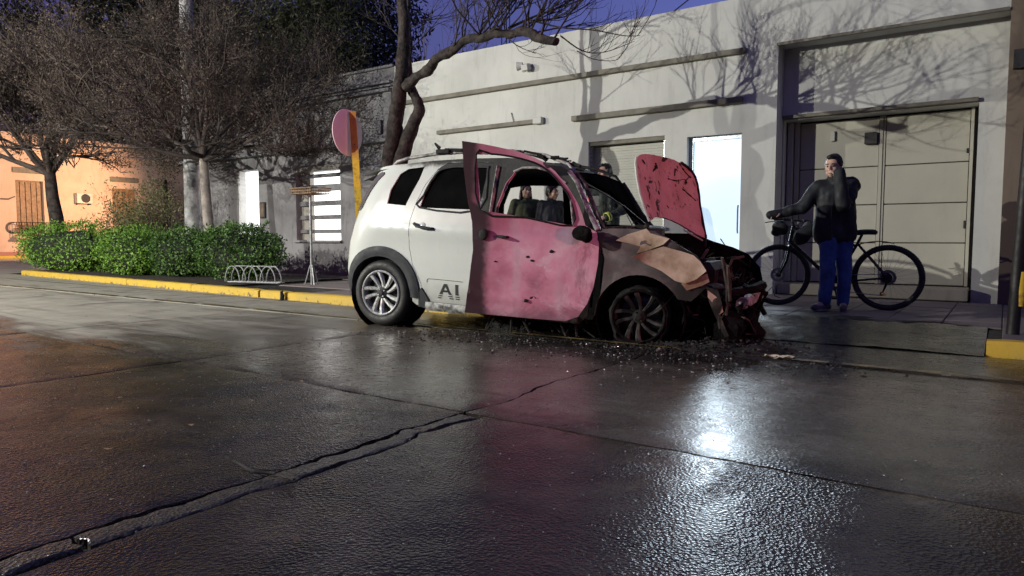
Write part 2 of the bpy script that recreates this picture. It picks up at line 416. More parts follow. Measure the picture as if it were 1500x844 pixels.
# ---- kerb painted yellow
M_kerb, t_, b_ = nodes("yellow_kerb_paint"); p_ = pos(t_)
z_ = xyz(t_, p_)[2]
c_ = mix(t_, ramp(t_, noise(t_, 3.5, 6, .7, p_), [(.36, 0), (.66, 1)]), (.62, .40, .035), (.50, .34, .06))
wr_ = smooth(t_, mathn(t_, 'ADD', noise(t_, 9, 6, .75, p_), mathn(t_, 'MULTIPLY', z_, -1.3)), .50, .60)
c_ = mix(t_, wr_, c_, (.10, .085, .06)); t_.links.new(c_, b_.inputs["Base Color"]); b_.inputs["Roughness"].default_value = .55
bump(t_, b_, noise(t_, 40, 5, .7, p_), .5, .006)
kerb = thing("kerb", "kerb line", "kerb"); kerb['kind'] = 'structure'; del kerb['label']; del kerb['category']
def yk(x): return max(0, (-8-x)*.066)
def kstone(x0, x1, y=6.22, h=.115, w=.15, axis='x', at=0):
    def f(u, v):
        a = x0 + (x1-x0)*u; pr = [(0,-.03),(0,h-.02),(.02,h),(w,h),(w,-.03)]
        k = v*4; i = min(3, int(k)); q = k-i; b, z = pr[i][0]*(1-q)+pr[i+1][0]*q, pr[i][1]*(1-q)+pr[i+1][1]*q
        b += .006*nz(a*4, z*9, at) + (yk(a) if axis == 'x' else 0)
        e = .0 if 0 < u < 1 else .006
        zz = z + .004*nz(a*5, 7+at) - e*(z > .05)
        return Vector((a, y+b, zz)) if axis == 'x' else Vector((y+b, a, zz))
    n = max(3, int((x1-x0)/.12)); mb = MB().grid(f, n, 9)
    for s in (0, n-1): mb.f.append(tuple(j*n+s for j in range(9))); mb.m.append(0)
    return mb.build("kerb_stone", M_kerb, kerb, smooth=35)
for a, b in ((-19.45,-16.4),(-16.39,-13.6),(-13.58,-11.1),(-11.08,-9.06),(-9.0,-8.36),(-8.30,-6.0),(-5.98,-4.3),(-4.28,-2.95),(-.09,2.0),(2.02,4.5),(4.52,8)): kstone(a, b, at=a)
mbk = MB()
mbk.lathe([(.14,-.03),(.14,.09),(.12,.11),(.0,.11)], (-19.46, 7.12, 0), n=16).build("kerb_corner", M_kerb, kerb, smooth=35)
for a, b in ((7.14, 8.6), (8.62, 10.2)): kstone(a, b, y=-19.6, axis='y', at=b)
# ---- pavement
M_pave, t_, b_ = nodes("pavement_tile_cement"); p_ = pos(t_); s_ = xyz(t_, p_)
n_ = noise(t_, 1.6, 6, .65, p_)
c_ = ramp(t_, n_, [(.3, (.17, .135, .125)), (.7, (.27, .225, .205))])
oi = N(t_, "ShaderNodeObjectInfo"); c_ = mix(t_, mathn(t_, 'MULTIPLY', oi.outputs["Random"], .30), c_, (.12, .10, .095))
msk = smooth(t_, mathn(t_, 'ADD', s_[1], mathn(t_, 'ADD', mathn(t_, 'MULTIPLY', n_, 3.4), mathn(t_, 'MULTIPLY', mathn(t_, 'ABSOLUTE', mathn(t_, 'ADD', s_[0], 2.0)), .12))), 9.6, 9.1)
msk = mathn(t_, 'MULTIPLY', msk, smooth(t_, mathn(t_, 'ADD', s_[0], n_), -4.4, -3.6))
msk = mathn(t_, 'MULTIPLY', msk, smooth(t_, mathn(t_, 'ADD', s_[0], mathn(t_, 'MULTIPLY', n_, .3)), .02, -.12))
c_ = mix(t_, mathn(t_, 'MULTIPLY', msk, .94), c_, (.010, .0085, .0085)); t_.links.new(c_, b_.inputs["Base Color"])
t_.links.new(mix(t_, msk, .62, mathn(t_, 'ADD', .5, mathn(t_, 'MULTIPLY', n_, .3))), b_.inputs["Roughness"]); t_.links.new(mix(t_, msk, .4, .12), b_.inputs['Specular IOR Level'])
bump(t_, b_, noise(t_, 60, 5, .7, p_), .35, .005)
gt = MB()
for i in range(24):
    a, b = -20.6+.55*i, -20.6+.55*(i+1); gt.add([(a,6.182,.003),(b,6.182,.003),(b,6.26+yk(b),.003),(a,6.26+yk(a),.003)], [(0,1,2,3)])
gt.build('gutter_fill', M_road, road)
MB().prism([(-19.44,7.13),(-8,6.38),(-2.95,6.38),(-2.95,9.99),(-19.44,9.99)], lambda a, b, h: Vector((a, b, -.03+h)), .113).box((-2.945, 7.3, -.03), (8, 9.99, .083)).box((-.09, 6.38, -.03), (8, 7.296, .083)).build("pavement_bed", M_joint, kind='structure')
pav = thing("pavement", "x", "x"); del pav['label']; del pav['category']; pav['kind'] = 'structure'
def tile_mesh(s, t=.017, g=.004):
    mb = MB().bbox((g, g, 0), (s-g, s-g, t), .005); me = meshfrom(mb.v, mb.f); fix(me); me.materials.append(M_pave); return me
tm = tile_mesh(.45); k = 0
for i in range(26):
    for j in range(8):
        x = -6.3 + .45*i; y = 6.38 + .45*j
        if -3.3 < x < -.15 and y < 7.28: continue
        if x > 2.4 and y < 8: continue
        o = put("paving_tile", tm, pav); o.location = (x, y, .0835 + rng.uniform(0, .003)); o.rotation_euler = (rng.uniform(-.004,.004), rng.uniform(-.004,.004), 0)
tm2 = tile_mesh(.9)
for i in range(14):
    for j in range(4):
        if -6.3-.9*(i+1) < -10.4 and j < 3: continue
        if -6.3-.9*(i+1) < -8.2 and j < 1: continue
        o = put("paving_slab", tm2, pav); o.location = (-6.3 - .9*(i+1), 6.38 + .9*j, .0835 + rng.uniform(0, .003))
def ramp_f(u, v):
    x = -2.94 + 2.84*u; y = 6.14 + 1.18*v; return Vector((x, y, .012 + .09*min(1, v*1.1)**1.2 + .010*nz(x*3, y*3) + .006*nz(x*9, y*9)))
mb = MB().grid(ramp_f, 70, 34); mb.build("driveway_ramp", M_ramp, kind='structure', smooth=40)
M_soil = pm("planter_soil", (.035, .027, .02), .5, 7, .9, .8, 40, .02)
MB().grid(lambda u, v: Vector((-19.3 + 8.9*u, 6.42 + yk(-19.3+8.9*u) + (2.9-.7*(1-u))*v, .105 + .03*abs(nz(u*20, v*8)))), 60, 18).build("planter_bed", M_soil, kind='structure', smooth=60)

# ================================================================== BUILDINGS
def stucco(name, c1, c2, streak=.3, rough=.8, bs=.25):
    m, t, b = nodes(name); p = pos(t)
    mp = N(t, "ShaderNodeMapping"); t.links.new(p, mp.inputs[0]); mp.inputs[3].default_value = (2.2, 1, .35)
    n1 = noise(t, .9, 6, .62, p, .3); n2 = noise(t, 3.0, 6, .7, mp.outputs[0])
    col = ramp(t, n1, [(.32, c1), (.66, c2)])
    col = mix(t, mathn(t, 'MULTIPLY', smooth(t, n2, .5, .72), streak), col, tuple(x*.55 for x in c1))
    t.links.new(col, b.inputs["Base Color"]); b.inputs["Roughness"].default_value = rough; b.inputs["Specular IOR Level"].default_value = .3
    b1 = bump(t, None, noise(t, 2.2, 4, .6, p), .12, .02); bump(t, b, noise(t, 90, 4, .7, p), bs, .003, b1); return m
M_white = stucco("white_painted_render", (.50, .50, .465), (.62, .62, .58), .26)
M_grey = stucco("weathered_grey_render", (.14, .135, .14), (.27, .262, .27), .6, .9, .5)
M_trim = pm("brown_grey_trim", (.17, .155, .12), .2, 5, .7)
M_dark = pm("dark_recess", (.03, .028, .026), .3, 5, .7)
M_slat = pm("cream_shutter", (.50, .50, .44), .08, 4, .5)
M_alu = pm("aluminium_frame", (.40, .42, .44), .15, 9, .35, .05, metal=.7)
M_glow, t_, b_ = nodes("lit_frosted_glass"); z_ = xyz(t_, pos(t_))[2]      # glow painted brighter near the top, as from a lamp behind the pane
g_ = mathn(t_, 'MULTIPLY', mathn(t_, 'SUBTRACT', z_, 2.02), 4.2); g_ = mathn(t_, 'POWER', 2.718, mathn(t_, 'MULTIPLY', mathn(t_, 'MULTIPLY', g_, g_), -1))
t_.links.new(mathn(t_, 'ADD', mathn(t_, 'MULTIPLY', g_, .35), .92), b_.inputs["Emission Strength"]); b_.inputs["Emission Color"].default_value = (.62, .82, 1.0, 1); b_.inputs["Base Color"].default_value = (.5,.5,.5,1); b_.inputs["Roughness"].default_value = .2
M_glow2 = emis("lit_window_glass", (1.0, 1.0, .98), 2.2)
M_panel = stucco("cream_garage_panel", (.40, .38, .31), (.47, .45, .37), .15, .55, .12)
M_beige = stucco("beige_stone", (.34, .31, .24), (.44, .40, .31), .4)

wb = thing("white_building", "low white rendered building with brown ledges, lit glass door and cream garage", "building", (-5, 10, 0))
wall = MB(); wf = lambda a, b, h: Vector((a, 10 + h, b))
sheet(wall, [(-9.85,0),(-3.9,0),(-3.9,2.365),(-3.1,2.365),(-3.1,0),(-2.63,0),(-2.63,3.495),(-.06,3.495),(-.06,4.22),(-9.85,4.22)],
      [[(-5.55,1.05),(-4.25,1.05),(-4.25,2.42),(-5.55,2.42)]], wf, .32, .9, edge=.9)
wl_o = wall.build("wall", M_white, wb, world=True)
zs = FY(1437, 150, 10.33).z
pnl = MB(); sheet(pnl, [(-2.63,zs),(-.335,zs),(-.335,.02),(-.06,.02),(-.06,3.50),(-2.63,3.50)], [], lambda a, b, h: Vector((a, 10.33+h, b)), .32, .9, edge=.9)
pnl.build("recessed_wall", M_white, wb, world=True)
MB().box((-9.85, 10.33, 3.9), (-.06, 18, 4.0)).box((-9.85, 17.8, 0), (-.06, 18, 3.9)).box((-2.66, 10.34, .0), (-2.62, 10.9, 2.6)).box((-.08,10.66,0),(-.06,18,4)).build("roof", M_white, wb, world=True)
for (x0, x1, z, h) in ((-9.67, -3.06, 3.48, .075), (-5.83, -3.09, 2.81, .085), (-8.72, -6.5, 2.84, .07)):
    MB().bbox((x0, 9.925, z-h/2), (x1, 9.998, z+h/2), .006).build("ledge", M_trim, wb, world=True)
MB().bbox((-2.64, 9.955, 3.475), (-.07, 9.997, 3.515), .005).build("ledge", M_trim, wb, world=True)
MB().bbox((-2.62, 10.26, zs+.012), (-.34, 10.327, zs+.06), .005).build("lintel", M_trim, wb, world=True)
# roller shutter
sh = MB().box((-5.55, 10.30, 1.05), (-4.25, 10.318, 2.42)).build("window", M_dark, wb, world=True)
sl = MB().add([(0,0,0),(1.24,0,0),(1.24,-.012,.036),(0,-.012,.036),(0,.012,.002),(1.24,.012,.002),(1.24,.0,.04),(0,.0,.04)], [(0,1,2,3),(4,5,6,7),(3,2,6,7),(0,1,5,4)])
sme = meshfrom(sl.v, sl.f); fix(sme); sme.materials.append(M_slat)
for k in range(31):
    o = put("shutter_slat", sme, sh); p = Vector((-5.52, 10.16 + rng.uniform(-.002,.003), 1.06 + k*.0415)); o.location = wmat(sh).inverted() @ p
MB().box((-5.55, 10.02, 2.36), (-4.25, 10.20, 2.418)).build("shutter_box", M_trim, sh, world=True)
MB().box((-5.548, 10.06, 1.05), (-5.515, 10.22, 2.36)).build("guide_rail", M_alu, sh, world=True)
MB().box((-4.285, 10.06, 1.05), (-4.252, 10.22, 2.36)).build("guide_rail", M_alu, sh, world=True)
MB().bbox((-5.6, 9.95, 1.0), (-4.2, 10.1, 1.048), .006).build("sill", M_white, sh, world=True)
# lit glass door
dr = MB().box((-3.84, 10.14, .12), (-3.10, 10.16, 2.30)).build("glass_door", M_glow, wb, world=True)
MB().box((-3.9, 10.10, .1), (-3.842, 10.19, 2.36)).box((-3.84, 10.10, 2.302), (-3.1, 10.19, 2.362)).build("door_frame", M_alu, dr, world=True)
MB().box((-3.9, 10.19, 0), (-3.1, 10.3, 2.37)).build("door_back", M_dark, dr, world=True)
MB().tube([(-3.16, 10.10, .95), (-3.16, 10.085, 1.0), (-3.16, 10.085, 1.3), (-3.16, 10.10, 1.35)], .012).build("handle", M_alu, dr, world=True)
MB().box((-3.9, 9.98, .0), (-3.1, 10.3, .118)).build("doorstep", M_beige, wb, world=True)
# garage doors, two leaves of four panels
gd = MB().box((-2.62, 10.66, .1), (-.336, 10.70, zs)).build("garage_door", M_dark, wb, world=True)
zz = [.262, .815, 1.333, 1.848, zs-.02]
for x0, x1 in ((-2.45, -1.455), (-1.365, -.43)):
    for a, b in zip(zz, zz[1:]):
        MB().bbox((x0, 10.625, a+.006), (x1, 10.658, b-.006), .006).build("door_panel", M_panel, gd, world=True)
for x0, x1, y0 in ((-2.60, -2.53, 10.50), (-2.515, -2.462, 10.56), (-1.447, -1.405, 10.60), (-1.402, -1.375, 10.615), (-.42, -.385, 10.58)):
    MB().bbox((x0, y0, .262), (x1, 10.655, zs-.01), .005).build("door_post", M_panel, gd, world=True)
MB().bbox((-2.6, 10.16, .1), (-.36, 10.66, .25), .01).build("garage_step", M_beige, wb, world=True)
MB().bbox((-.455, 10.585, 1.95), (-.40, 10.62, 2.01), .005).build("latch", M_dark, gd, world=True)
MB().bbox((-.455, 10.60, 1.0), (-.43, 10.63, 1.1), .004).build("latch", M_dark, gd, world=True)
MB().bbox((-1.62, 10.55, 2.14), (-1.47, 10.625, 2.30), .01).build("vent_box", M_dark, gd, world=True)
MB().bbox((-2.05, 10.58, 2.22), (-2.0, 10.625, 2.36), .006).build("hinge_box", M_slat, gd, world=True)
# two small fittings on the white wall
fx = thing("wall_floodlight", "small white floodlight fixed high on the white wall", "floodlight", (-6.7, 10, 3.78))
MB().bbox((-.06, -.16, -.05), (.06, -.04, .05), .012, M=Matrix.Rotation(.35, 4, 'X')).build("housing", M_white, fx)
MB().tube([(0, -.09, .0), (0, 0, .02)], .014).build("bracket", M_alu, fx)
MB().lathe([(.0, 0), (.05, 0), (.075, .10), (.06, .11)], (-.06, -.10, 0), (-1, -.3, -.1), 14).build("shade", M_white, fx)
jb = thing("junction_box", "small white box at the end of the lower ledge with a cable", "electric box", (-6.46, 10, 2.84))
MB().bbox((-.10, -.10, -.05), (.06, -.0, .06), .01).build("box", M_white, jb)
MB().tube([(-.1, -.03, 0), (-.4, -.02, .02), (-.55, -.02, .05), (-.6, -.015, .2)], .006, 6).build("cable", M_dark, jb)

# ---- grey building
gb = thing("grey_building", "weathered grey house with a lit slatted window and lit doorway", "house", (-13, 10, 0))
wx0, wx1, wz0, wz1 = -12.93, -11.47, .845, 2.45
gw = MB(); sheet(gw, [(-17.4,0),(-15.1,0),(-15.1,2.49),(-14.28,2.49),(-14.28,0),(-9.852,0),(-9.852,4.24),(-17.4,4.24)], [[(wx0,wz0),(wx1,wz0),(wx1,wz1),(wx0,wz1)]], lambda a, b, h: Vector((a, 10.004+h, b)), .34, .9, edge=.9)
gw.build("wall", M_grey, gb, world=True)
MB().box((-17.4, 10.35, 0), (-17.1, 19, 4.2)).box((-17.09, 10.35, 4.0), (-9.86, 19, 4.1)).box((-17.09, 18.8, 0), (-9.86, 19, 3.99)).build("roof", M_grey, gb, world=True)
for z, h, d in ((3.93, .05, .10), (3.86, .035, .07), (3.775, .06, .13), (2.81, .07, .16), (4.235, .05, .06)):
    MB().bbox((-17.42, 10.0-d, z-h/2), (-9.90 if z < 4 else -9.853, 10.002, z+h/2), .008).build("cornice" if z > 3 else "ledge", M_grey, gb, world=True)
MB().bbox((-10.12, 9.95, 2.86), (-9.90, 10.002, 3.74), .006).build("pilaster", M_grey, gb, world=True)
MB().bbox((-10.36, 9.93, 2.95), (-10.18, 10.002, 3.22), .008).build("meter_box", M_grey, gb, world=True)
win = MB().box((wx0, 10.28, wz0), (wx1, 10.30, wz1)).build("window", M_glow2, gb, world=True)
M_bar = pm("grey_louvre", (.16, .155, .165), .2, 6, .6)
zb = [FY(498, y, 10.14).z for y in (252.7, 258.4, 268.9, 279, 293.3, 300.4, 314.6, 320.9, 336, 341.6)]
for a, b in zip(zb[0::2], zb[1::2]):
    MB().bbox((wx0, 10.10, b), (wx1, 10.16, a), .006).build("louvre_slat", M_bar, win, world=True)
M_jamb = pm("grey_frame_paint", (.30, .28, .25), .2, 6, .6)
MB().bbox((wx0-.0, 10.02, wz1-.11), (wx1, 10.27, wz1-.002), .004).build("frame", M_jamb, win, world=True)
MB().bbox((wx0+.002, 10.16, wz0+.002), (wx0+.30, 10.27, wz1-.115), .004).build("side_panel", M_jamb, win, world=True)
MB().bbox((wx0-.06, 9.93, wz0-.05), (wx1+.05, 10.1, wz0-.003), .006).build("sill", M_grey, win, world=True)
d2 = MB().box((-15.1, 10.20, .1), (-14.28, 10.22, 2.48)).build("door", M_glow2, gb, world=True)
M_dw = pm("pale_door_paint", (.58, .60, .58), .1, 5, .5)
MB().bbox((-15.098, 10.02, .1), (-15.04, 10.195, 2.485), .004).build("door_frame", M_dw, d2, world=True)
MB().bbox((-14.83, 10.14, 1.0), (-14.79, 10.195, 1.25), .006).build("handle", M_dark, d2, world=True)
ic = thing("intercom", "brown intercom panel on the grey wall right of the lit doorway", "intercom", tuple(FY(386, 309, 10)))
MB().bbox((-.10, -.035, -.17), (.10, .0, .20), .008).build("plate", M_dark, ic)
MB().bbox((-.07, -.045, -.14), (.07, -.036, .17), .006).build("face", pm("bronze_plate", (.16, .12, .09), .3, 9, .4), ic)

# ---- brown neighbour on the right edge
bb = thing("brown_building", "tan brown rendered building at the right edge of the photo", "building", (2, 10, 0))
M_brown = stucco("tan_render", (.155, .115, .085), (.20, .155, .115), .3)
MB().box((-.058, 9.985, 0), (9, 18, 5.6)).build("wall", M_brown, bb, world=True)
q0 = FY(1484, 102, 9.97); q1 = FY(1490, 74, 9.97)
MB().box((q0.x, 9.90, q0.z), (q0.x+.5, 9.984, q1.z)).build("ledge", M_dark, bb, world=True)

# ---- pink house across the side street
hb = GZ(20, 374, .1); XP = hb.x
def HP(x, y, d=0): return PL(x, y, (XP+d, 0, 0), (1, 0, 0))
M_pink = stucco("pink_plaster", (.58, .40, .29), (.66, .48, .36), .25)
M_pinkd = stucco("dark_pink_skirting", (.36, .16, .13), (.42, .2, .16), .3)
M_wood = pm("brown_shutter_wood", (.24, .15, .08), .3, 8, .6)
M_iron = pm("dark_iron", (.03, .028, .028), .4, 12, .5, metal=.4)
ph = thing("pink_house", "single storey pink plastered house across the side street", "house", (XP, hb.y, 0))
ya, yb_ = HP(-160, 300).y, HP(330, 300).y; zt = HP(120, 205).z
def hrect(x0, y0, x1, y1):
    a, b = HP(x0, y1), HP(x1, y0); return a.y, a.z, b.y, b.z
w1 = hrect(26, 266, 63, 346); w2 = hrect(166, 278, 200, 330)
hw = MB(); sheet(hw, [(ya,0),(yb_,0),(yb_,zt),(ya,zt)], [[(r[0],r[1]),(r[2],r[1]),(r[2],r[3]),(r[0],r[3])] for r in (w1, w2)], lambda a, b, h: Vector((XP-h, a, b)), .3, 2, edge=2)
hw.build("wall", M_pink, ph, world=True)
MB().box((XP-8, ya, zt-.4), (XP-.31, yb_, zt-.3)).build("roof", M_pinkd, ph, world=True)
MB().box((XP+.002, ya, .1), (XP+.06, yb_, HP(20, 369).z)).build("skirting", M_pinkd, ph, world=True)
for zq, h in ((zt-.12, .24), (zt-.75, .10)): MB().bbox((XP+.002, ya, zq-h/2), (XP+.16, yb_, zq+h/2), .02).build("cornice", M_pink, ph, world=True)
for r in (w1, w2):
    f = MB().box((XP-.28, r[0], r[1]), (XP-.25, r[2], r[3])).build("window", M_wood, ph, world=True)
    n = 5 if r is w1 else 4
    for k in range(n):
        a = r[0] + (r[2]-r[0])*(k+.08)/n; b = r[0] + (r[2]-r[0])*(k+.9)/n
        MB().bbox((XP-.25, a, r[1]+.05), (XP-.20, b, r[3]-.05), .01).build("shutter_board", M_wood, f, world=True)
    a0, a1 = r[2]+.0, r[3]
    MB().bbox((XP+.002, r[0]-.1, r[3]+.35), (XP+.07, r[2]+.1, r[3]+.62), .02).build("window_hood", M_trim, f, world=True)
g = MB(); zr = HP(30, 326).z
for k in range(14): yy = w1[0]-.15+(w1[2]-w1[0]+.3)*k/13; g.tube([(XP+.35, yy, w1[1]), (XP+.35, yy, zr)], .014, 5)
for zq in (w1[1]+.02, w1[1]+.3, zr-.3, zr): g.tube([(XP+.02, w1[0]-.15, zq), (XP+.35, w1[0]-.15, zq), (XP+.35, w1[2]+.15, zq), (XP+.02, w1[2]+.15, zq)], .018, 5)
g.build("balcony_railing", M_iron, ph, world=True)
MB().bbox((XP+.002, w1[0]-.2, w1[1]-.12), (XP+.4, w1[2]+.2, w1[1]-.02), .01).build("balcony_ledge", M_pink, ph, world=True)
c0 = HP(110, 298, .1); c1 = HP(132, 284, .1)
ac = thing("air_conditioner", "white air conditioner unit on the pink house wall", "air conditioner", (XP, (c0.y+c1.y)/2, c0.z))
hw_, hh = abs(c1.y-c0.y)/2, c1.z-c0.z
MB().bbox((.06, -hw_, 0), (.36, hw_, hh), .02).build("casing", M_slat, ac)
MB().lathe([(.0, 0), (hh*.36, 0), (hh*.40, .03), (hh*.42, .0)], (.365, hw_*.1, hh*.5), (1,0,0), 20).build("fan_grille", M_dark, ac)
MB().box((.0, -hw_*.8, -.06), (.34, -hw_*.7, -.002)).box((.0, hw_*.7, -.06), (.34, hw_*.8, -.002)).build("bracket", M_iron, ac)
mk = MB(); gc = HP(18, 334); cr = abs(HP(18, 325).z - HP(18, 343).z)/2
for k in range(16):
    a0, a1 = R(70 + k*15), R(70 + (k+1)*15); w0 = .06 + .05*math.sin(k/16*3.1)
    mk.add([(XP+.004, gc.y+math.cos(a)*r, gc.z+math.sin(a)*r) for a, r in ((a0, cr), (a1, cr), (a1, cr-w0-.03), (a0, cr-w0))], [(0,1,2,3)])
mk.add([tuple(HP(x, y, .004)) for x, y in ((0, 290), (12, 290.5), (22, 287), (22.5, 288.5), (12, 293), (0, 292.5))], [(0,1,2,3,4,5)])
mk.build("graffiti", pm("dark_spray_paint", (.07, .045, .04), .3, 9, .6), ph, world=True)
MB().box((XP-.2, ya, -.03), (XP+2.4, yb_, .1)).build("far_pavement", M_pave, kind='structure')
MB().box((XP+2.4, ya, -.03), (XP+2.62, yb_, .13)).build("far_kerb", M_kerb, kind='structure')
# ================================================================== THE BURNT CAR
cyaw, cpit = math.atan2(.41, 2.54), R(2.6)
_f = Vector((math.cos(cyaw)*math.cos(cpit), math.sin(cyaw)*math.cos(cpit), -math.sin(cpit))); _l = Vector((-math.sin(cyaw), math.cos(cyaw), 0)); _u = _f.cross(_l)
CM = Matrix((_f, _l, _u)).transposed()
car = thing("burnt_car", "white hatchback burnt out at the front, scorched pink-lit door ajar and bonnet up", "car", (-4.97, 4.88, 0), rot=CM.to_euler())
CO = Vector((-4.97, 4.88, 0)); CMt = CM.transposed()
def CP(px, py, p, n):                                  # photo pixel on a plane given in car coordinates
    P = CM @ Vector(p) + CO; return CMt @ (PL(px, py, P, CM @ Vector(n)) - CO)
def CY(px, py, y): return CP(px, py, (0, y, 0), (0, 1, 0))
def Zm(x, y): return (480+x*.3911, 190+y*.3911)
def Qm(x, y): return (800+x*.403, 200+y*.403)
def Wm(x, y): return (660+x*.1778, 190+y*.1778)
WD, RC = 1.72, .40
def x0f(Z): return float(np.interp(Z, [.3,.55,.8,1.03,1.22,1.43,1.6,1.7], [-.25,-.29,-.27,-.20,-.14,-.03,.06,.12]))
def tum(Z): return .17*max(0, (Z-1)/.68)**1.25 + .04*max(0, (.42-Z)/.2)
def side(s, Z, h=0, far=False):
    x0 = x0f(Z)
    if s >= x0: X, Y, n = s, 0.0, (0, -1)
    else:
        a = (x0-s)/RC
        if a <= math.pi/2: X, Y, n = x0-RC*math.sin(a), RC*(1-math.cos(a)), (-math.sin(a), -math.cos(a))
        else: X, Y, n = x0-RC, RC+(a-math.pi/2)*RC, (-1, 0)
    if s > 2.6: Y += .22*(s-2.6)**2
    Y += tum(Z)*(1 if s >= x0 else max(0, math.cos(min(math.pi/2, (x0-s)/RC))))
    Y -= .018*math.exp(-((Z-.95)/.05)**2)*(1 if s > x0 else 0)      # shoulder crease
    X -= n[0]*h; Y -= n[1]*h
    return Vector((X, WD-Y if far else Y, Z))
def paint(name, soot, base=(.60,.62,.58), base2=(.68,.69,.64), rough=.22):
    m, t, b = nodes(name); p = pos(t, True); s = xyz(t, p)
    n1 = noise(t, 1.8, 5, .6, p); n2 = noise(t, 7, 6, .7, p)
    c = ramp(t, n1, [(.3, base), (.7, base2)])
    c = mix(t, mathn(t, 'MULTIPLY', smooth(t, n2, .55, .75), .25), c, (.40, .38, .30))
    gr = smooth(t, mathn(t, 'ADD', s[2], mathn(t, 'MULTIPLY', n2, .35)), .78, .42)
    c = mix(t, mathn(t, 'MULTIPLY', gr, .45), c, (.25, .24, .20))
    fac = soot(t, s, n1, n2)
    sc = ramp(t, n2, [(.35, (.012, .012, .011)), (.62, (.035, .035, .03)), (.75, (.10, .10, .085))])
    c = mix(t, fac, c, sc); t.links.new(c, b.inputs["Base Color"])
    t.links.new(mix(t, fac, mathn(t, 'ADD', mathn(t, 'MULTIPLY', n2, .2), rough-.08), .75), b.inputs["Roughness"])
    bump(t, b, noise(t, 30, 5, .7, p), mathn(t, 'MULTIPLY', fac, .5), .006); return m
def soot_body(t, s, n1, n2):
    # black where the flames licked: round the front opening, along the roof edge, at the sill below the door
    a = smooth(t, mathn(t, 'ADD', s[0], mathn(t, 'MULTIPLY', n2, .5)), 1.05, 1.25)
    b = mathn(t, 'MULTIPLY', smooth(t, mathn(t, 'ADD', s[2], mathn(t, 'MULTIPLY', n2, .16)), 1.62, 1.70), smooth(t, mathn(t, 'ADD', s[0], n1), .45, .75))
    return mathn(t, 'MAXIMUM', a, b)
M_cw = paint("scorched_white_paint", soot_body)
def soot_rd(t, s, n1, n2):
    a = smooth(t, mathn(t, 'ADD', s[2], mathn(t, 'MULTIPLY', n2, .25)), 1.60, 1.68)
    b = smooth(t, mathn(t, 'ADD', mathn(t, 'ADD', s[0], mathn(t, 'MULTIPLY', s[2], .25)), mathn(t, 'MULTIPLY', n2, .25)), 1.33, 1.45)
    return mathn(t, 'MAXIMUM', a, b)
M_rd = paint("rear_door_paint", soot_rd)
M_soot = pm("soot_black", (.010, .0095, .009), .5, 8, .8, .6, 45, .01, c2=(.026, .025, .023), spec=.3)
M_char = pm("black_char", (.005, .005, .005), .5, 8, .85, .7, 45, .012, c2=(.012, .011, .0105), spec=.06)
M_ash = pm("ash_grey_char", (.03, .028, .027), .5, 11, .8, .7, 45, .012, c2=(.20, .19, .17), lo=.48, hi=.72)
M_rust = pm("rusty_scorched_steel", (.016, .011, .010), .5, 7, .8, .5, 40, .008, c2=(.09, .055, .042), metal=.2, lo=.42, hi=.72)
M_silver = pm("scorched_silver", (.16, .16, .155), .5, 14, .6, .3, 40, .005, metal=.1, c2=(.48, .47, .44), lo=.38, hi=.6)
M_plastic = pm("dark_grey_plastic", (.042, .044, .047), .25, 9, .68, .3, 90, .003, spec=.3)
M_bglass = pm("sooted_glass", (.006, .006, .006), .3, 4, .95, .1, spec=0)
M_tyre = pm("tyre_rubber", (.018, .018, .018), .3, 14, .62, .4, 70, .004, c2=(.035, .033, .03))
M_alloy = pm("machined_alloy", (.58, .58, .56), .15, 12, .3, .1, metal=.45)
M_black = pm("satin_black", (.010, .010, .010), .3, 10, .4, .05)
m, t, b = nodes("red_lit_car_paint"); p = pos(t, True); s = xyz(t, p)
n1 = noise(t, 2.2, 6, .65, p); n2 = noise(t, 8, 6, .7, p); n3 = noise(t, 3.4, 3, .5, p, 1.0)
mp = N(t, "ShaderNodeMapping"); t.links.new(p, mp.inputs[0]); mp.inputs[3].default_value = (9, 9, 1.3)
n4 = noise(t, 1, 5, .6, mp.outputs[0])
c = ramp(t, n1, [(.30, (.64, .25, .33)), (.5, (.82, .42, .52)), (.70, (.90, .68, .73))])  # pink base: red beacon light put into the white paint's colour
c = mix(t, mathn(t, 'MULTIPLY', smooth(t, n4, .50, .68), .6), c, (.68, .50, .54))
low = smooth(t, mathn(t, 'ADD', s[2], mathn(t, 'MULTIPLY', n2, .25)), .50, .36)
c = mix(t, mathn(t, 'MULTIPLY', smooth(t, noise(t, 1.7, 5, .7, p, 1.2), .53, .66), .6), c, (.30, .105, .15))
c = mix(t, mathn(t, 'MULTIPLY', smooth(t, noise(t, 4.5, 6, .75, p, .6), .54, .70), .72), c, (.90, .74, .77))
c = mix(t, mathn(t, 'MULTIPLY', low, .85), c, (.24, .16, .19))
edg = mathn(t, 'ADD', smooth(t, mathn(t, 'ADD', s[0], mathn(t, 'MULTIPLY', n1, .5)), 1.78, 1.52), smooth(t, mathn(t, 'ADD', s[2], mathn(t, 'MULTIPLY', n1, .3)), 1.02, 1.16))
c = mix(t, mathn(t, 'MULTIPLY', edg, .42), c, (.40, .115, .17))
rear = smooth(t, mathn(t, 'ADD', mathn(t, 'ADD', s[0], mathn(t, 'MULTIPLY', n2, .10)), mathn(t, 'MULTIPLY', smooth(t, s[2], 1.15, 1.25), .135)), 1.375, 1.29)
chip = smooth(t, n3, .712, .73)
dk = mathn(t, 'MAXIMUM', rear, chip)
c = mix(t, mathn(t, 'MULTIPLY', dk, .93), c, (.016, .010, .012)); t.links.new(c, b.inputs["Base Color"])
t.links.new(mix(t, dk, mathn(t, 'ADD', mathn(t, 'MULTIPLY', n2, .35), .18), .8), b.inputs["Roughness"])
bump(t, b, n2, .10, .01, bump(t, None, n1, .25, .03)); M_pinkd2 = m
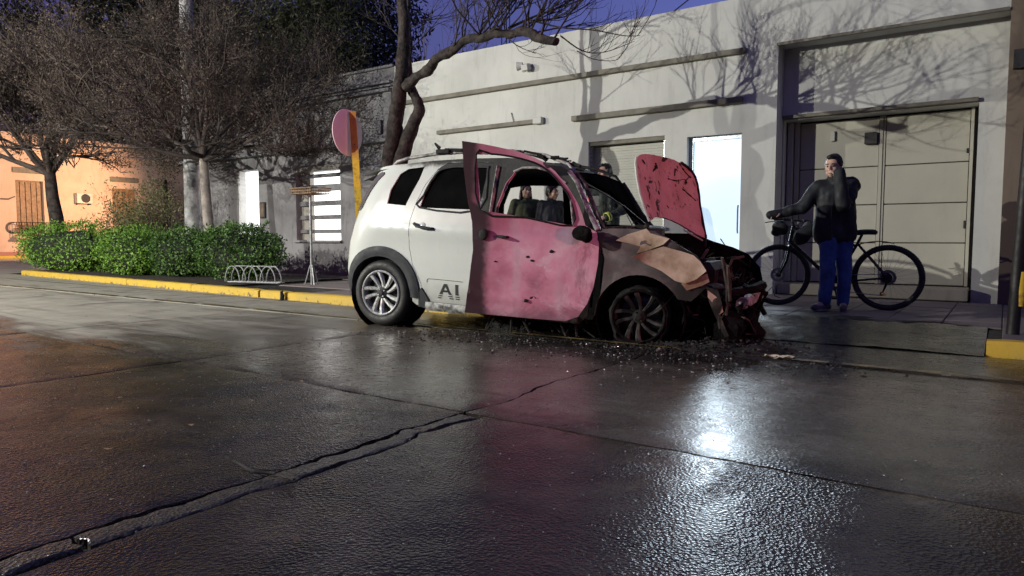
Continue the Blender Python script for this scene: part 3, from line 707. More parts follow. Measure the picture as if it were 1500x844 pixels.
m, t, b = nodes("red_lit_underside"); p = pos(t, True)
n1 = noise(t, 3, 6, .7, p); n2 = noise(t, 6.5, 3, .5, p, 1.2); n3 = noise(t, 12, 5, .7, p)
c = ramp(t, n1, [(.3, (.48, .23, .20)), (.55, (.66, .38, .34)), (.75, (.76, .53, .47))])  # reddish base keeps the beacon's light in the colour; char goes on top
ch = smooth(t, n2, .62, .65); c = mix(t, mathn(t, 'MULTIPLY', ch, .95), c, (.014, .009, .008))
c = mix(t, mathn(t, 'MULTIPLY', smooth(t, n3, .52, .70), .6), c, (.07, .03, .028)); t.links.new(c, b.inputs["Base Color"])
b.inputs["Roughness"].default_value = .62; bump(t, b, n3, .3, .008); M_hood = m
m, t, b = nodes("burnt_wing_paint"); p = pos(t, True); s = xyz(t, p)
n1 = noise(t, 2.4, 6, .65, p, .6); n2 = noise(t, 9, 6, .7, p)
c = ramp(t, n1, [(.30, (.030, .020, .022)), (.5, (.085, .055, .055)), (.72, (.16, .12, .12))])
c = mix(t, mathn(t, 'MULTIPLY', smooth(t, n2, .56, .7), .5), c, (.018, .012, .010))
dkf = smooth(t, mathn(t, 'ADD', s[0], mathn(t, 'MULTIPLY', n2, .3)), 2.85, 3.0)
c = mix(t, dkf, c, (.018, .014, .013)); t.links.new(c, b.inputs["Base Color"]); b.inputs["Roughness"].default_value = .55
bump(t, b, n2, .35, .008); M_wing = m
M_tan = pm("blistered_tan_paint", (.30, .18, .10), .3, 4, .75, .4, 30, .008, c2=(.52, .40, .30), lo=.35, hi=.62)

def arc(cx, cz, r, a0, a1, n=14): return [(cx+r*math.cos(R(a0+(a1-a0)*k/n)), cz+r*math.sin(R(a0+(a1-a0)*k/n))) for k in range(n+1)]
rearp = lambda Z: (x0f(Z)-RC*math.pi/2-.47, Z)
out = [rearp(z) for z in (.40,.55,.8,1.03,1.22,1.43,1.55)] + [(-.32,1.575),(-.1,1.59),(.1,1.605),(.4,1.635),(.8,1.655),(1.2,1.66),(1.5,1.635),(1.72,1.585),(1.87,1.52),(1.95,1.40),(2.05,1.22),(2.16,1.05),(2.19,.9),(2.13,.6),(2.08,.3),(2.0,.23),(1.2,.22),(.40,.225),(.33,.25)] + arc(-.08,.33,.375,-8,186) + [(-.5,.33),(-.7,.37)]
qw = [tuple(CY(*Zm(*q), .06).xz) for q in ((230,278),(236,225),(262,165),(290,145),(350,136),(338,185),(318,235),(300,285))]
qw = [(a[0]-.01, a[1]) for a in qw]
rdoor = [(.47,.29),(.40,.46),(.30,.63),(.255,.80),(.25,1.05),(.29,1.22),(.36,1.40),(.47,1.55),(.56,1.605),(.80,1.615),(1.06,1.61),(1.075,1.3),(1.07,.9),(1.06,.29)]
fdoor = [(1.15,.30),(1.13,.9),(1.16,1.2),(1.24,1.46),(1.34,1.56),(1.5,1.565),(1.66,1.52),(1.80,1.42),(1.94,1.2),(2.04,1.02),(2.09,.8),(2.04,.45),(1.98,.30)]
def shrink(poly, d):
    c = Vector((sum(q[0] for q in poly)/len(poly), sum(q[1] for q in poly)/len(poly)))
    return [tuple(Vector(q[:2]) + (c-Vector(q[:2])).normalized()*d) for q in poly]
body = MB(); sheet(body, out, [qw, shrink(rdoor, -.004), fdoor], lambda a, b, h: side(a, b, h), .03, .07)
body.build("body_shell", M_cw, car, smooth=32)
M_far = M_soot
fq = [(.40,1.12),(.42,1.28),(.52,1.47),(.7,1.50),(1.17,1.50),(1.17,1.10)]; fq2 = [(1.30,1.10),(1.30,1.46),(1.5,1.48),(1.66,1.44),(1.82,1.33),(1.98,1.10)]
farb = MB(); sheet(farb, out, [fq, fq2], lambda a, b, h: side(a, b, h, True), .03, .09); farb.build("far_body_side", M_far, car, smooth=32)
# roof, floor, bulkhead
def roofz(X): return float(np.interp(X, [-.7,-.3,.1,.4,.8,1.2,1.5,1.72,1.87], [1.50,1.56,1.60,1.632,1.653,1.658,1.633,1.583,1.515]))
def roof_f(u, v):
    X = -.60 + 2.47*u; z = roofz(X) - .012; y0 = tum(z) + (0.0 if X > -.05 else max(0, RC*(1-math.sqrt(max(0, 1-min(1, (-.05-X)/.6)**2))))) + .012
    Y = y0 + (WD-2*y0)*v; cr = 4*v*(1-v)
    return Vector((X, Y, z + .035*cr - .03*(1-cr)*.3 + .012*nz(X*5, Y*5)*(1 if X > .5 else 0)))
MB().grid(roof_f, 30, 16).build("roof", M_cw, car, smooth=40)
MB().grid(lambda u, v: roof_f(u, v) - Vector((0, 0, .05+.02*nz(u*9, v*9))), 24, 12).build("roof_lining", M_soot, car, smooth=40)
MB().box((-.5, .12, .26), (2.1, WD-.12, .32)).box((2.08, .15, .3), (2.14, WD-.15, 1.0)).build("floor_pan", M_soot, car)
MB().box((.30, .10, .32), (.36, WD-.1, 1.2)).bbox((-.5, .1, .32), (.30, WD-.1, .95), .04).build("boot_trim", M_soot, car)
for sy in (.28, .98):                                  # burnt front seats
    st = MB().grid(lambda u, v: Vector((1.15+.28*math.sin(v*1.2)*0 - .12*v + .05*math.cos(u*6.28), sy+.23+.20*math.sin(u*6.28), .42+.52*v)), 12, 8, closed=True)
    st.bbox((1.2, sy, .36), (1.7, sy+.44, .46), .03); st.build("seat_frame", M_soot, car, smooth=50)
dash = MB().grid(lambda u, v: Vector((1.86+.25*v+.03*nz(u*8, v*8), .16+(WD-.32)*u, .86+.10*math.sin(v*3.1)+.05*nz(u*12, v*4))), 24, 8); dash.build("dashboard", M_ash, car, smooth=60)
MB().lathe([(.17,-.012),(.185,0),(.17,.012),(.165,0),(.17,-.012)], (1.72, 1.12, .93), (-.8, 0, .5), 22).build("steering_wheel", M_soot, car, smooth=50)
# glass
g = MB(); sheet(g, shrink(qw, -.015), [], lambda a, b, h: side(a, b, h+.016), .006, .09); g.build("quarter_window", M_bglass, car, smooth=40)
# rear door
rw = [tuple(CY(*Zm(*q), .06).xz) for q in ((350,292),(360,245),(378,195),(400,158),(425,143),(470,136),(580,138))] + [(1.01,1.55),(.985,1.175)]
rdo = MB(); sheet(rdo, rdoor, [rw], lambda a, b, h: side(a, b, h+.002), .03, .065)
rd = rdo.build("rear_door", M_rd, car, smooth=32)
g = MB(); sheet(g, shrink(rw, -.015), [], lambda a, b, h: side(a, b, h+.016), .006, .09); g.build("window_glass", M_bglass, rd, smooth=40)
sr = MB(); L = rw + [rw[0]]
sr.tube([side(a, b, -.001) for a, b in catmull(rw, 3)] + [side(*rw[0], -.001)], .010, 6); sr.build("window_seal", M_plastic, rd, smooth=50)
hp = [CY(*Zm(x, y), -.01) for x, y in ((322,352),(340,362),(365,367),(398,371))]
hd = MB().tube([(hp[0].x, .005, hp[0].z), (hp[0].x+.02, -.03, hp[0].z), (hp[1].x, -.042, hp[1].z), (hp[2].x, -.042, hp[2].z), (hp[3].x-.02, -.03, hp[3].z), (hp[3].x, .005, hp[3].z)], [.014,.017,.018,.018,.016,.012], 8, flat=.8); hd.build("handle", M_plastic, rd, smooth=50)
MB().lathe([(.0, .006), (.035, .004), (.045, -.004)], ((hp[1].x+hp[2].x)/2, -.002, hp[1].z-.005), (0, -1, 0), 14).build("handle_cup", M_cw, rd, smooth=50)
# lettering on the rear door
lt = MB(); A0 = CY(*Zm(420, 625), -.002); A1 = CY(*Zm(470, 588), -.002); S = lambda a, b, h: side(a, b, -.0015 - h)
zl, zh = .375, .475; xa, wa = .605, .135
def poly(pts): lt.prism([(xa+p*wa, zl+q*(zh-zl)) for p, q in pts], S, .001)
poly([(0,.0),(.22,.0),(.60,1),(.38,1)][:4]); poly([(.78,0),(1.0,0),(.62,1),(.40,1)]); poly([(.22,.22),(.78,.22),(.72,.40),(.28,.40)])
xa += .175; poly([(0,0),(.24,0),(.24,1),(0,1)])
for (x, w, z) in ((.595,.04,.355),(.70,.045,.355),(.78,.042,.355),(.585,.038,.335),(.712,.04,.335),(.78,.042,.335)):
    lt.prism([(x, z), (x+w, z), (x+w, z+.009), (x, z+.009)], S, .001)
lt.build("lettering", pm("black_vinyl", (.02,.02,.022), .2, 9, .5), rd)
ln = MB(); ln.tube([side(a, b, -.001) for a, b in ((.465,.475),(.468,.50),(.48,.512),(.7,.51),(.86,.506))], .0022, 5); ln.build("sticker_edge", M_plastic, rd)
# tail lamp, arch cladding, sill
tl = MB(); sheet(tl, catmull([(-.40,1.16),(-.34,1.30),(-.25,1.43),(-.16,1.51),(-.24,1.52),(-.40,1.42),(-.50,1.25),(-.50,1.14)], 3), [], lambda a, b, h: side(a, b, -.012+h), .02, .05)
tl.build("tail_lamp", pm("smoky_lamp_plastic", (.14,.12,.13), .3, 9, .15, .05, spec=.7), car, smooth=40)
def cladding(cx, cz, r0, r1, a0, a1, far=False, mt=None, ext=None):
    def f(u, v):
        a = R(a0+(a1-a0)*u); pr = [(r0, .06), (r0, -.02), ((r0+r1)/2, -.028), (r1, -.014), (r1, .01)]
        k = v*4; i = min(3, int(k)); q = k-i; r = pr[i][0]*(1-q)+pr[i+1][0]*q; h = pr[i][1]*(1-q)+pr[i+1][1]*q
        return side(cx+r*math.cos(a), cz+r*math.sin(a), h, far)
    return MB().grid(f, 34, 9)
cladding(-.08, .33, .365, .465, -2, 188).build("arch_cladding", M_plastic, car, smooth=40)
cl = MB(); sheet(cl, [(.36,.23),(.375,.36),(.41,.42),(.47,.33),(.50,.24)], [], lambda a, b, h: side(a, b, -.012+h), .03, .05); cl.build("arch_cladding", M_plastic, car, smooth=40)
cl = MB(); sheet(cl, [(-.44,.30),(-.455,.42),(-.54,.46),(-.8,.46),(-1.2,.46),(-1.2,.30)], [], lambda a, b, h: side(a, b, -.012+h), .03, .07); cl.build("rear_bumper", M_plastic, car, smooth=40)
for a, b in ((.455, .648), (.653, .90)):
    MB().grid(lambda u, v: side(a+(b-a)*u, .205+.085*v, -.022-.014*math.sin(v*math.pi)), 8, 8).build("sill_trim", M_silver, car, smooth=50)
MB().tube([side(.9, .26, 0), side(1.5, .255, 0), side(2.0, .255, 0)], .035, 8).build("sill", M_ash, car, smooth=50)
# wheel housings
for cx, y0, y1 in ((-.08, .03, .32), (2.53, .03, .32), (-.08, WD-.32, WD-.03), (2.53, WD-.32, WD-.03)):
    MB().lathe([(.375, 0), (.372, y1-y0)], (cx, y0, .33), (0, 1, 0), 24, arc=None).lathe([(.0, y1-y0+.001), (.372, y1-y0)], (cx, y0, .33), (0, 1, 0), 24).build("wheel_housing", M_black, car, smooth=40)
# roof rails
for fy in (0, 1):
    def rp(X, dz): z = roofz(X)+dz; y = tum(roofz(X))+.05; return Vector((X, WD-y if fy else y, z))
    MB().tube([rp(-.10, .0), rp(-.04, .045), rp(.08, .065), rp(.4, .072), rp(.8, .072), rp(1.2, .07), rp(1.55, .062), rp(1.78, .05), rp(1.85, .0)], [.014,.016,.017,.016,.016,.016,.016,.014,.012], 8).build("roof_rail", M_silver if not fy else M_soot, car, smooth=50)
rr = MB()
for k in range(26):                                     # charred roof-edge scraps
    X = random.uniform(1.05, 1.9); z = roofz(X)+.05
    rr.tube([(X, tum(z)+random.uniform(0, .12), z+random.uniform(-.02, .03)), (X+random.uniform(.05, .2), tum(z)+random.uniform(0, .1), z-random.uniform(-.01, .05))], random.uniform(.006, .018), 5)
X = .45; rr.bbox((.42, .16, 1.70), (.56, .26, 1.745), .01).tube([(.44,.2,1.74),(.40,.18,1.80),(.46,.17,1.76)], .012, 5).tube([(.5,.2,1.745),(.72,.16,1.735)], .014, 5)
rr.build("charred_rail_scraps", M_soot, car, kind='stuff')
# pillars around the front opening
MB().tube([side(1.115, z, -.004) for z in (.32,.6,.9,1.1,1.3,1.5,1.58)], [.028]*7, 8, flat=.5).build("door_pillar", M_silver, car, smooth=50)
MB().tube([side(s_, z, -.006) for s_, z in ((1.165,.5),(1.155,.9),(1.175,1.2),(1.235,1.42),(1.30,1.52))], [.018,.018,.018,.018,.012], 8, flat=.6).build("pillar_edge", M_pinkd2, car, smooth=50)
MB().tube([side(s_, z, -.004) for s_, z in ((1.28,1.53),(1.36,1.565),(1.5,1.57),(1.66,1.53),(1.80,1.43))], .012, 7).build("door_seal", M_silver, car, smooth=50)
ap = [(1.82,1.535),(1.90,1.45),(1.98,1.32),(2.06,1.18),(2.15,1.04)]
MB().tube([side(a, b, -.006) for a, b in ap], [.03,.03,.03,.032,.035], 8, flat=.6).build("windscreen_pillar", M_silver, car, smooth=50)
MB().tube([side(a+.055, b-.01, .03) for a, b in ap], [.014,.02,.018,.02,.014], 7).build("windscreen_pillar", M_ash, car, smooth=50)
MB().tube([(1.86,WD-.19,1.53),(1.93,WD-.17,1.42),(2.05,WD-.13,1.22),(2.20,WD-.08,1.03)], [.03,.035,.04,.045], 8).build("windscreen_pillar", M_soot, car, smooth=50)
def ws(u, v):                                           # what is left of the windscreen, hanging black from the header
    y = .20+1.34*u; dr = (.05 + .30*u**1.3 + .05*nz(u*11, 3))*v
    return Vector((1.86+.62*dr+.01*nz(u*9, v*5), y, 1.535+.03*math.sin(u*3.14)-dr))
MB().grid(ws, 30, 7).build("windscreen_remains", M_bglass, car, smooth=60)
wl = MB()
wl.tube([(1.90,.22,1.46),(1.98,.55,1.38),(2.08,.95,1.27),(2.2,1.35,1.1),(2.24,1.5,1.04)], .008, 5).tube([(2.16,.1,1.05),(2.28,.5,1.07),(2.32,.9,1.08),(2.26,1.4,1.06)], .018, 6)
for k in range(16): 
    u = random.random(); p0 = Vector((2.0+.2*u, .3+1.2*u, 1.33-.25*u)); wl.tube([p0, p0+Vector((random.uniform(-.05,.1), random.uniform(-.15,.15), -random.uniform(.03,.16)))], .004, 4)
wl.build("windscreen_trim", M_ash, car, kind='stuff')

# ---- the open pink door
HN = Vector((2.115, -.012, 0)); da = R(20); DD = Vector((-math.cos(da), -math.sin(da), 0)); DN = Vector((-math.sin(da)*-1, -math.cos(da), 0))   # DN: outward
DN = Vector((math.sin(da), -math.cos(da), 0))
def DP(px, py): q = CP(px, py, HN, DN); return ((q-HN).dot(DD), q.z)
do = [DP(*Zm(*q)) for q in ((500,40),(508,150),(524,270),(534,310),(541,350),(546,450),(533,560),(514,684))]
do += [DP(*Zm(*q)) for q in ((590,691),(690,700),(800,710),(890,717),(938,700),(972,650),(995,590),(1012,500),(1016,430),(1008,385))]
do += [DP(*Wm(*q)) for q in ((1112,790),(1085,700),(1045,600),(960,462),(865,345),(770,268),(680,222),(560,178),(400,142),(250,112))]
dw = [DP(*Wm(*q)) for q in ((208,200),(330,198),(480,216),(640,254),(750,302),(840,372),(920,470),(985,572),(1003,790),(620,722),(245,664))]
def df(a, b, h):
    bul = .035*max(0, math.sin(min(1, max(0, (b-.2)/.85))*math.pi))*(1 if b < 1.05 else 0) + .012*math.exp(-((b-.93)/.04)**2) - .012*math.exp(-((b-.43-.05*a)/.016)**2) + .012*math.exp(-((b-.39-.05*a)/.03)**2) + .012*nz(a*5, b*5, 3)*(b < 1.1) - .05*max(0, (b-1.0))**1.2
    return HN + DD*a + Vector((0, 0, b)) + DN*(bul - h)
dm = MB(); sheet(dm, do, [dw], df, .036, .05)
fd = dm.build("front_door", M_pinkd2, car, smooth=32, label="scorched pink-lit front door standing ajar")
tr = MB(); lp_ = catmull(dw, 3); tr.tube([df(a, b, -.004) for a, b in lp_] + [df(*lp_[0], -.004)], .009, 6); tr.build("window_seal", M_soot, fd, smooth=50)
q = [DP(*Wm(*k)) for k in ((1008,600),(1022,790),(1085,785),(1040,640))]
q0 = DP(*Wm(990, 575)); q1 = DP(*Wm(1012, 795)); MB().tube([df(*q0, -.004), df(*q1, -.004)], .010, 6).build("window_bar", M_silver, fd, smooth=50)
h1 = DP(*Zm(585, 392)); h2 = DP(*Zm(660, 400))
MB().tube([df(h2[0]+.05, h2[1], 0), df(h2[0]+.03, h2[1], -.03), df(h2[0]-.02, h2[1]-.005, -.035), df(h2[0]-.04, h2[1]-.005, 0)], .012, 7).build("handle", M_soot, fd, smooth=50)
MB().ell((0,0,0), (.045,.02,.05), M=None).build("handle_hole", M_soot, fd, smooth=60).location = df(*h1, -.012)
rb = MB()
for k in range(7):
    a = DP(*Zm(random.uniform(600, 900), random.uniform(440, 640))); c0 = df(*a, -.002); n = 9
    r0 = random.uniform(.012, .026)
    rb.add([c0 + (DD*math.cos(i/n*6.283)*r0*random.uniform(.7,1.4) + Vector((0,0,1))*math.sin(i/n*6.283)*r0*random.uniform(.4,.8)) - DN*-.002 for i in range(n)], [tuple(range(n))])
rb.build("burn_hole", M_soot, fd)
mc = DP(*Zm(953, 388)); c0 = df(*mc, -.10)
mi = blob([('e', c0, (.10, .055, .065), Matrix.Rotation(-da, 3, 'Z')), ('e', c0+Vector((.03,.01,-.03)), (.06,.05,.05)), ('c', c0, df(mc[0]-.02, mc[1]-.02, 0), .03, .025)], .012, 3, .012, 22)
putm("wing_mirror", mi, M_char, fd)
# ---- front wing
wg = [(2.145,1.04),(2.25,1.055),(2.42,1.06),(2.58,1.055),(2.74,1.0),(2.86,.93),(2.97,.87),(3.04,.78),(3.07,.68),(3.06,.62),(3.0,.55),(2.95,.50)] + arc(2.53,.31,.375,32,176) + [(2.13,.28),(2.20,.5),(2.22,.8)]
wm_ = MB(); sheet(wm_, wg, [], lambda a, b, h: side(a, b, h-.004+.014*nz(a*6, b*6, 8)), .012, .05); wing = wm_.build("front_wing", M_wing, car, smooth=40)
def flake(pts, lift, name="blistered_paint_sheet", curl=.05):
    P = [tuple(CY(*Qm(*q), -.01).xz) for q in pts]; c = Vector((sum(p[0] for p in P)/len(P), sum(p[1] for p in P)/len(P)))
    mb = MB(); sheet(mb, dens(P, .05), [], lambda a, b, h: side(a, b, h-.012-lift-curl*((Vector((a, b))-c).length/.22)**2*.4*(1+nz(a*7, b*7, lift*99)) - .012*nz(a*14, b*14, 4)), .004, .045)
    mb.build(name, M_tan, wing, smooth=45)
flake([(258,378),(300,355),(365,335),(380,352),(450,372),(430,392),(370,415),(330,425),(345,400),(300,388)], .0)
flake([(322,436),(360,420),(430,400),(500,420),(535,432),(560,455),(582,490),(545,520),(505,535),(470,525),(420,488),(365,462)], .012)
flake([(490,535),(540,515),(582,500),(590,530),(560,545),(510,560)], .004)
flake([(585,560),(610,580),(632,600),(640,640),(625,650),(605,610),(585,585)], .02)
# ---- bonnet, raised
H1, H2, H3 = Vector((2.49,.25,1.12)), Vector((2.74,1.45,.98)), Vector((2.36,.25,1.67)); HNn = (H2-H1).cross(H3-H1).normalized()
if HNn.x < 0: HNn = -HNn
hu = (H2-H1).normalized(); hv = HNn.cross(hu)
if hv.z < 0: hv = -hv
def BP(x, y): q = CP(*Qm(x, y), H1, HNn) - H1; return (q.dot(hu), q.dot(hv))
def BX(x, y): q = CP(x, y, H1, HNn) - H1; return (q.dot(hu), q.dot(hv))
ho = [BX(*q) for q in ((946,325),(942,306),(937,285),(933,262),(930.5,240),(931,231),(936,227),(945,226),(958,227),(973,230),(986,234),(996,239),(1004,245),(1011,252),(1016,260),(1020,271),(1023,284),(1025,300),(1026.5,316),(1028,335),(1028,350),(1019,344),(1008,335),(997,328),(985,322),(974,318.5),(960,318))]
bcx = sum(q[0] for q in ho)/len(ho); bcy = sum(q[1] for q in ho)/len(ho)
def bf(a, b, h):
    d = ((a-bcx)**2/.36+(b-bcy)**2/.10); rib = .012*math.sin(a*9)*(d < .8) + .018*math.exp(-((a-bcx)*9-math.sin((b-bcy)*9))**2)*(d < .9)
    return H1 + hu*a + hv*b + HNn*(.035*d - .04 + rib + .012*nz(a*9, b*9) - h)
bm_ = MB(); sheet(bm_, ho, [], bf, .02, .04); bon = bm_.build("bonnet", M_hood, car, smooth=40, label="raised bonnet showing its scorched red-lit underside")
ed = [bf(*q, 0) for q in ho[:6]]; MB().tube([e - HNn*.01 for e in ed], .012, 6).build("bonnet_edge", pm("pale_edge_paint", (.50,.49,.44), .2, 9, .6), bon, smooth=50)
ed = [bf(*q, 0) for q in ho[11:21]]; MB().tube([e + HNn*.003 for e in ed], .014, 6).build("bonnet_edge", M_soot, bon, smooth=50)
hl = MB()
for k in range(34):
    a = BP(random.uniform(345, 545), random.uniform(90, 310))
    if not pip(a, ho): continue
    n = 8; r0 = random.choice((.010, .014, .02, .03)); sx, sy = random.uniform(.6, 1.6), random.uniform(.4, 1.2); an = random.uniform(0, 3)
    c0 = bf(*a, -.002)
    hl.add([c0 + hu*(math.cos(an+i/n*6.283)*r0*sx) + hv*(math.sin(i/n*6.283)*r0*sy) for i in range(n)], [tuple(range(n))])
hl.build("burn_hole", M_soot, bon)
for pts_ in (((478,98),(500,128),(520,150)), ((455,150),(480,160),(505,158),(515,172)), ((500,190),(530,215),(548,236)), ((395,95),(402,110),(398,125)), ((470,118),(468,140))):
    MB().tube(catmull([bf(*BP(x+random.uniform(-4,4), y+random.uniform(-4,4)), -.002) for x, y in pts_], 5, False), [random.uniform(.004,.016) for _ in range(5*(len(pts_)-1)+1)], 7, flat=.5).build("char_lump", M_rust, bon, smooth=50)
MB().tube([H1+Vector((0,.05,-.02)), H1+Vector((-.06,.1,-.08))], .02, 6).build("hinge", M_soot, bon)
MB().tube([bf(*BP(566, 360), 0), bf(*BP(566, 360), 0)+Vector((0,0,-.12))], .016, 6).build("hinge", M_soot, bon)
MB().tube([CY(*Qm(500, 340), .95), CY(*Qm(568, 378), 1.25)], .008, 5).build("bonnet_stay", M_alloy, car)
MB().bbox((2.30, .55, .95), (2.42, 1.2, 1.10), .02).build("scuttle_panel", M_soot, car)

# ---- engine bay wreckage
rw_ = random.Random(11)
eng = MB(); eng2 = MB()
def lump(mb, c, s, rg):
    M = Matrix.Translation(c) @ Matrix.Rotation(rg.uniform(-.6,.6), 4, rg.choice('XYZ')) @ Matrix.Rotation(rg.uniform(-.5,.5), 4, 'Z')
    k = len(mb.v); mb.bbox((-s[0]/2,-s[1]/2,-s[2]/2), (s[0]/2,s[1]/2,s[2]/2), min(s)*.2, M=M)
    mb.v[k:] = [tuple(Vector(v)+Vector((nz(v[0]*17, v[1]*17, v[2]*17), nz(v[0]*15+9, v[1]*15, v[2]*15), nz(v[0]*19, v[1]*19+4, v[2]*19)))*.025) for v in mb.v[k:]]
for k in range(85):
    X = rw_.uniform(2.30, 3.25); Y = rw_.uniform(.22, 1.5); top = float(np.interp(X, [2.2,2.6,2.9,3.1,3.3], [1.0,.99,.90,.80,.62]))
    s3 = (rw_.uniform(.05,.26), rw_.uniform(.05,.3), rw_.uniform(.04,.18)); lump(eng if k % 4 else eng2, Vector((X, Y, rw_.uniform(.25, top-.03-s3[2]/2))), s3, rw_)
for k in range(70):
    X = rw_.uniform(2.6, 3.3); Y = rw_.uniform(.08, 1.5); top = float(np.interp(X, [2.2,2.6,2.9,3.1,3.35], [1.0,1.02,.95,.86,.65])); z = rw_.uniform(.15, top)
    p0 = Vector((X, Y, z)); pts = [p0]
    for j in range(4): pts.append(pts[-1] + Vector((rw_.uniform(-.09,.1), rw_.uniform(-.1,.1), rw_.uniform(-.12,.07))))
    (eng if k % 3 else eng2).tube(pts, [rw_.uniform(.004,.013)]*5, 5)
eng.build("engine_wreckage", M_char, car, smooth=40, kind='stuff'); eng2.build("rusty_wreckage", M_rust, car, smooth=40, kind='stuff')
bar = MB()
for x0, x1, z0, z1, y_ in ((640,655,440,650,.06),(600,632,590,700,.04),(660,668,470,600,.05)):
    a = CY(*Qm(x0, z0), y_); b_ = CY(*Qm(x1, z1), y_); bar.tube([a, (a+b_)/2+Vector((rw_.uniform(-.03,.03), .02, 0)), b_], [.012, .02, .012], 6)
bar.build("bent_bracket", M_rust, car, smooth=50)
a = CY(*Qm(585, 545), .03); b_ = CY(*Qm(660, 720), .03)
sk = MB(); sheet(sk, dens([tuple(CY(*Qm(*q), .03).xz) for q in ((582,545),(625,560),(640,610),(630,650),(665,725),(650,730),(612,650),(592,600))], .04), [], lambda p_, q_, h: Vector((p_, .03+h+.04*nz(p_*9, q_*9), q_)), .006, .04); sk.build("bumper_scrap", M_rust, car, smooth=50)
bb0 = CY(*Qm(655, 630), .5); bb1 = CY(*Qm(818, 622), .5)
MB().bbox((3.27, .22, .45), (3.36, 1.52, .54), .02).build("crash_beam", M_silver, car)
pts = [(3.16,WD-.16,.80),(3.28,WD-.25,.74)]
fw_ = MB(); sheet(fw_, [(2.2,1.03),(2.6,1.04),(2.8,.97),(3.0,.92),(3.16,.86),(3.28,.74),(3.33,.55),(3.30,.30),(3.1,.25),(2.95,.3)] + arc(2.53,.31,.4,0,180) + [(2.1,.4)], [], lambda a, b, h: Vector((a, WD-.02-.30*max(0, a-2.7)**2+.02*nz(a*6, b*6)-h, b)), .02, .06); fw_.build("far_wing", M_char, car, smooth=40)
lp2 = MB(); lp2.tube([(3.2, .12, .58), (3.36, .5, .60), (3.38, .86, .60), (3.34, 1.3, .58)], [.03, .04, .05, .05], 7)
for k in range(26):
    y = rw_.uniform(.12, 1.45); p0 = Vector((3.24+rw_.uniform(-.1,.1), y, .62+rw_.uniform(-.2,.12))); pts = [p0]
    for j in range(5): pts.append(pts[-1] + Vector((rw_.uniform(-.07,.08), rw_.uniform(-.09,.09), rw_.uniform(-.15,.03))))
    lp2.tube(pts, [rw_.uniform(.005,.028) for _ in pts], 6)
for k in range(46):
    s3 = (rw_.uniform(.05,.2), rw_.uniform(.05,.24), rw_.uniform(.05,.2)); lump(lp2, Vector((rw_.uniform(3.0,3.36), rw_.uniform(.15,1.45), rw_.uniform(.04,.36))), s3, rw_)
lp2.build("bumper_remains", M_char, car, smooth=50, kind='stuff')
MB().box((2.2, .3, .2), (3.2, WD-.3, .26)).bbox((2.42, .45, .26), (3.05, 1.25, .8), .06).build("engine_block", M_soot, car)

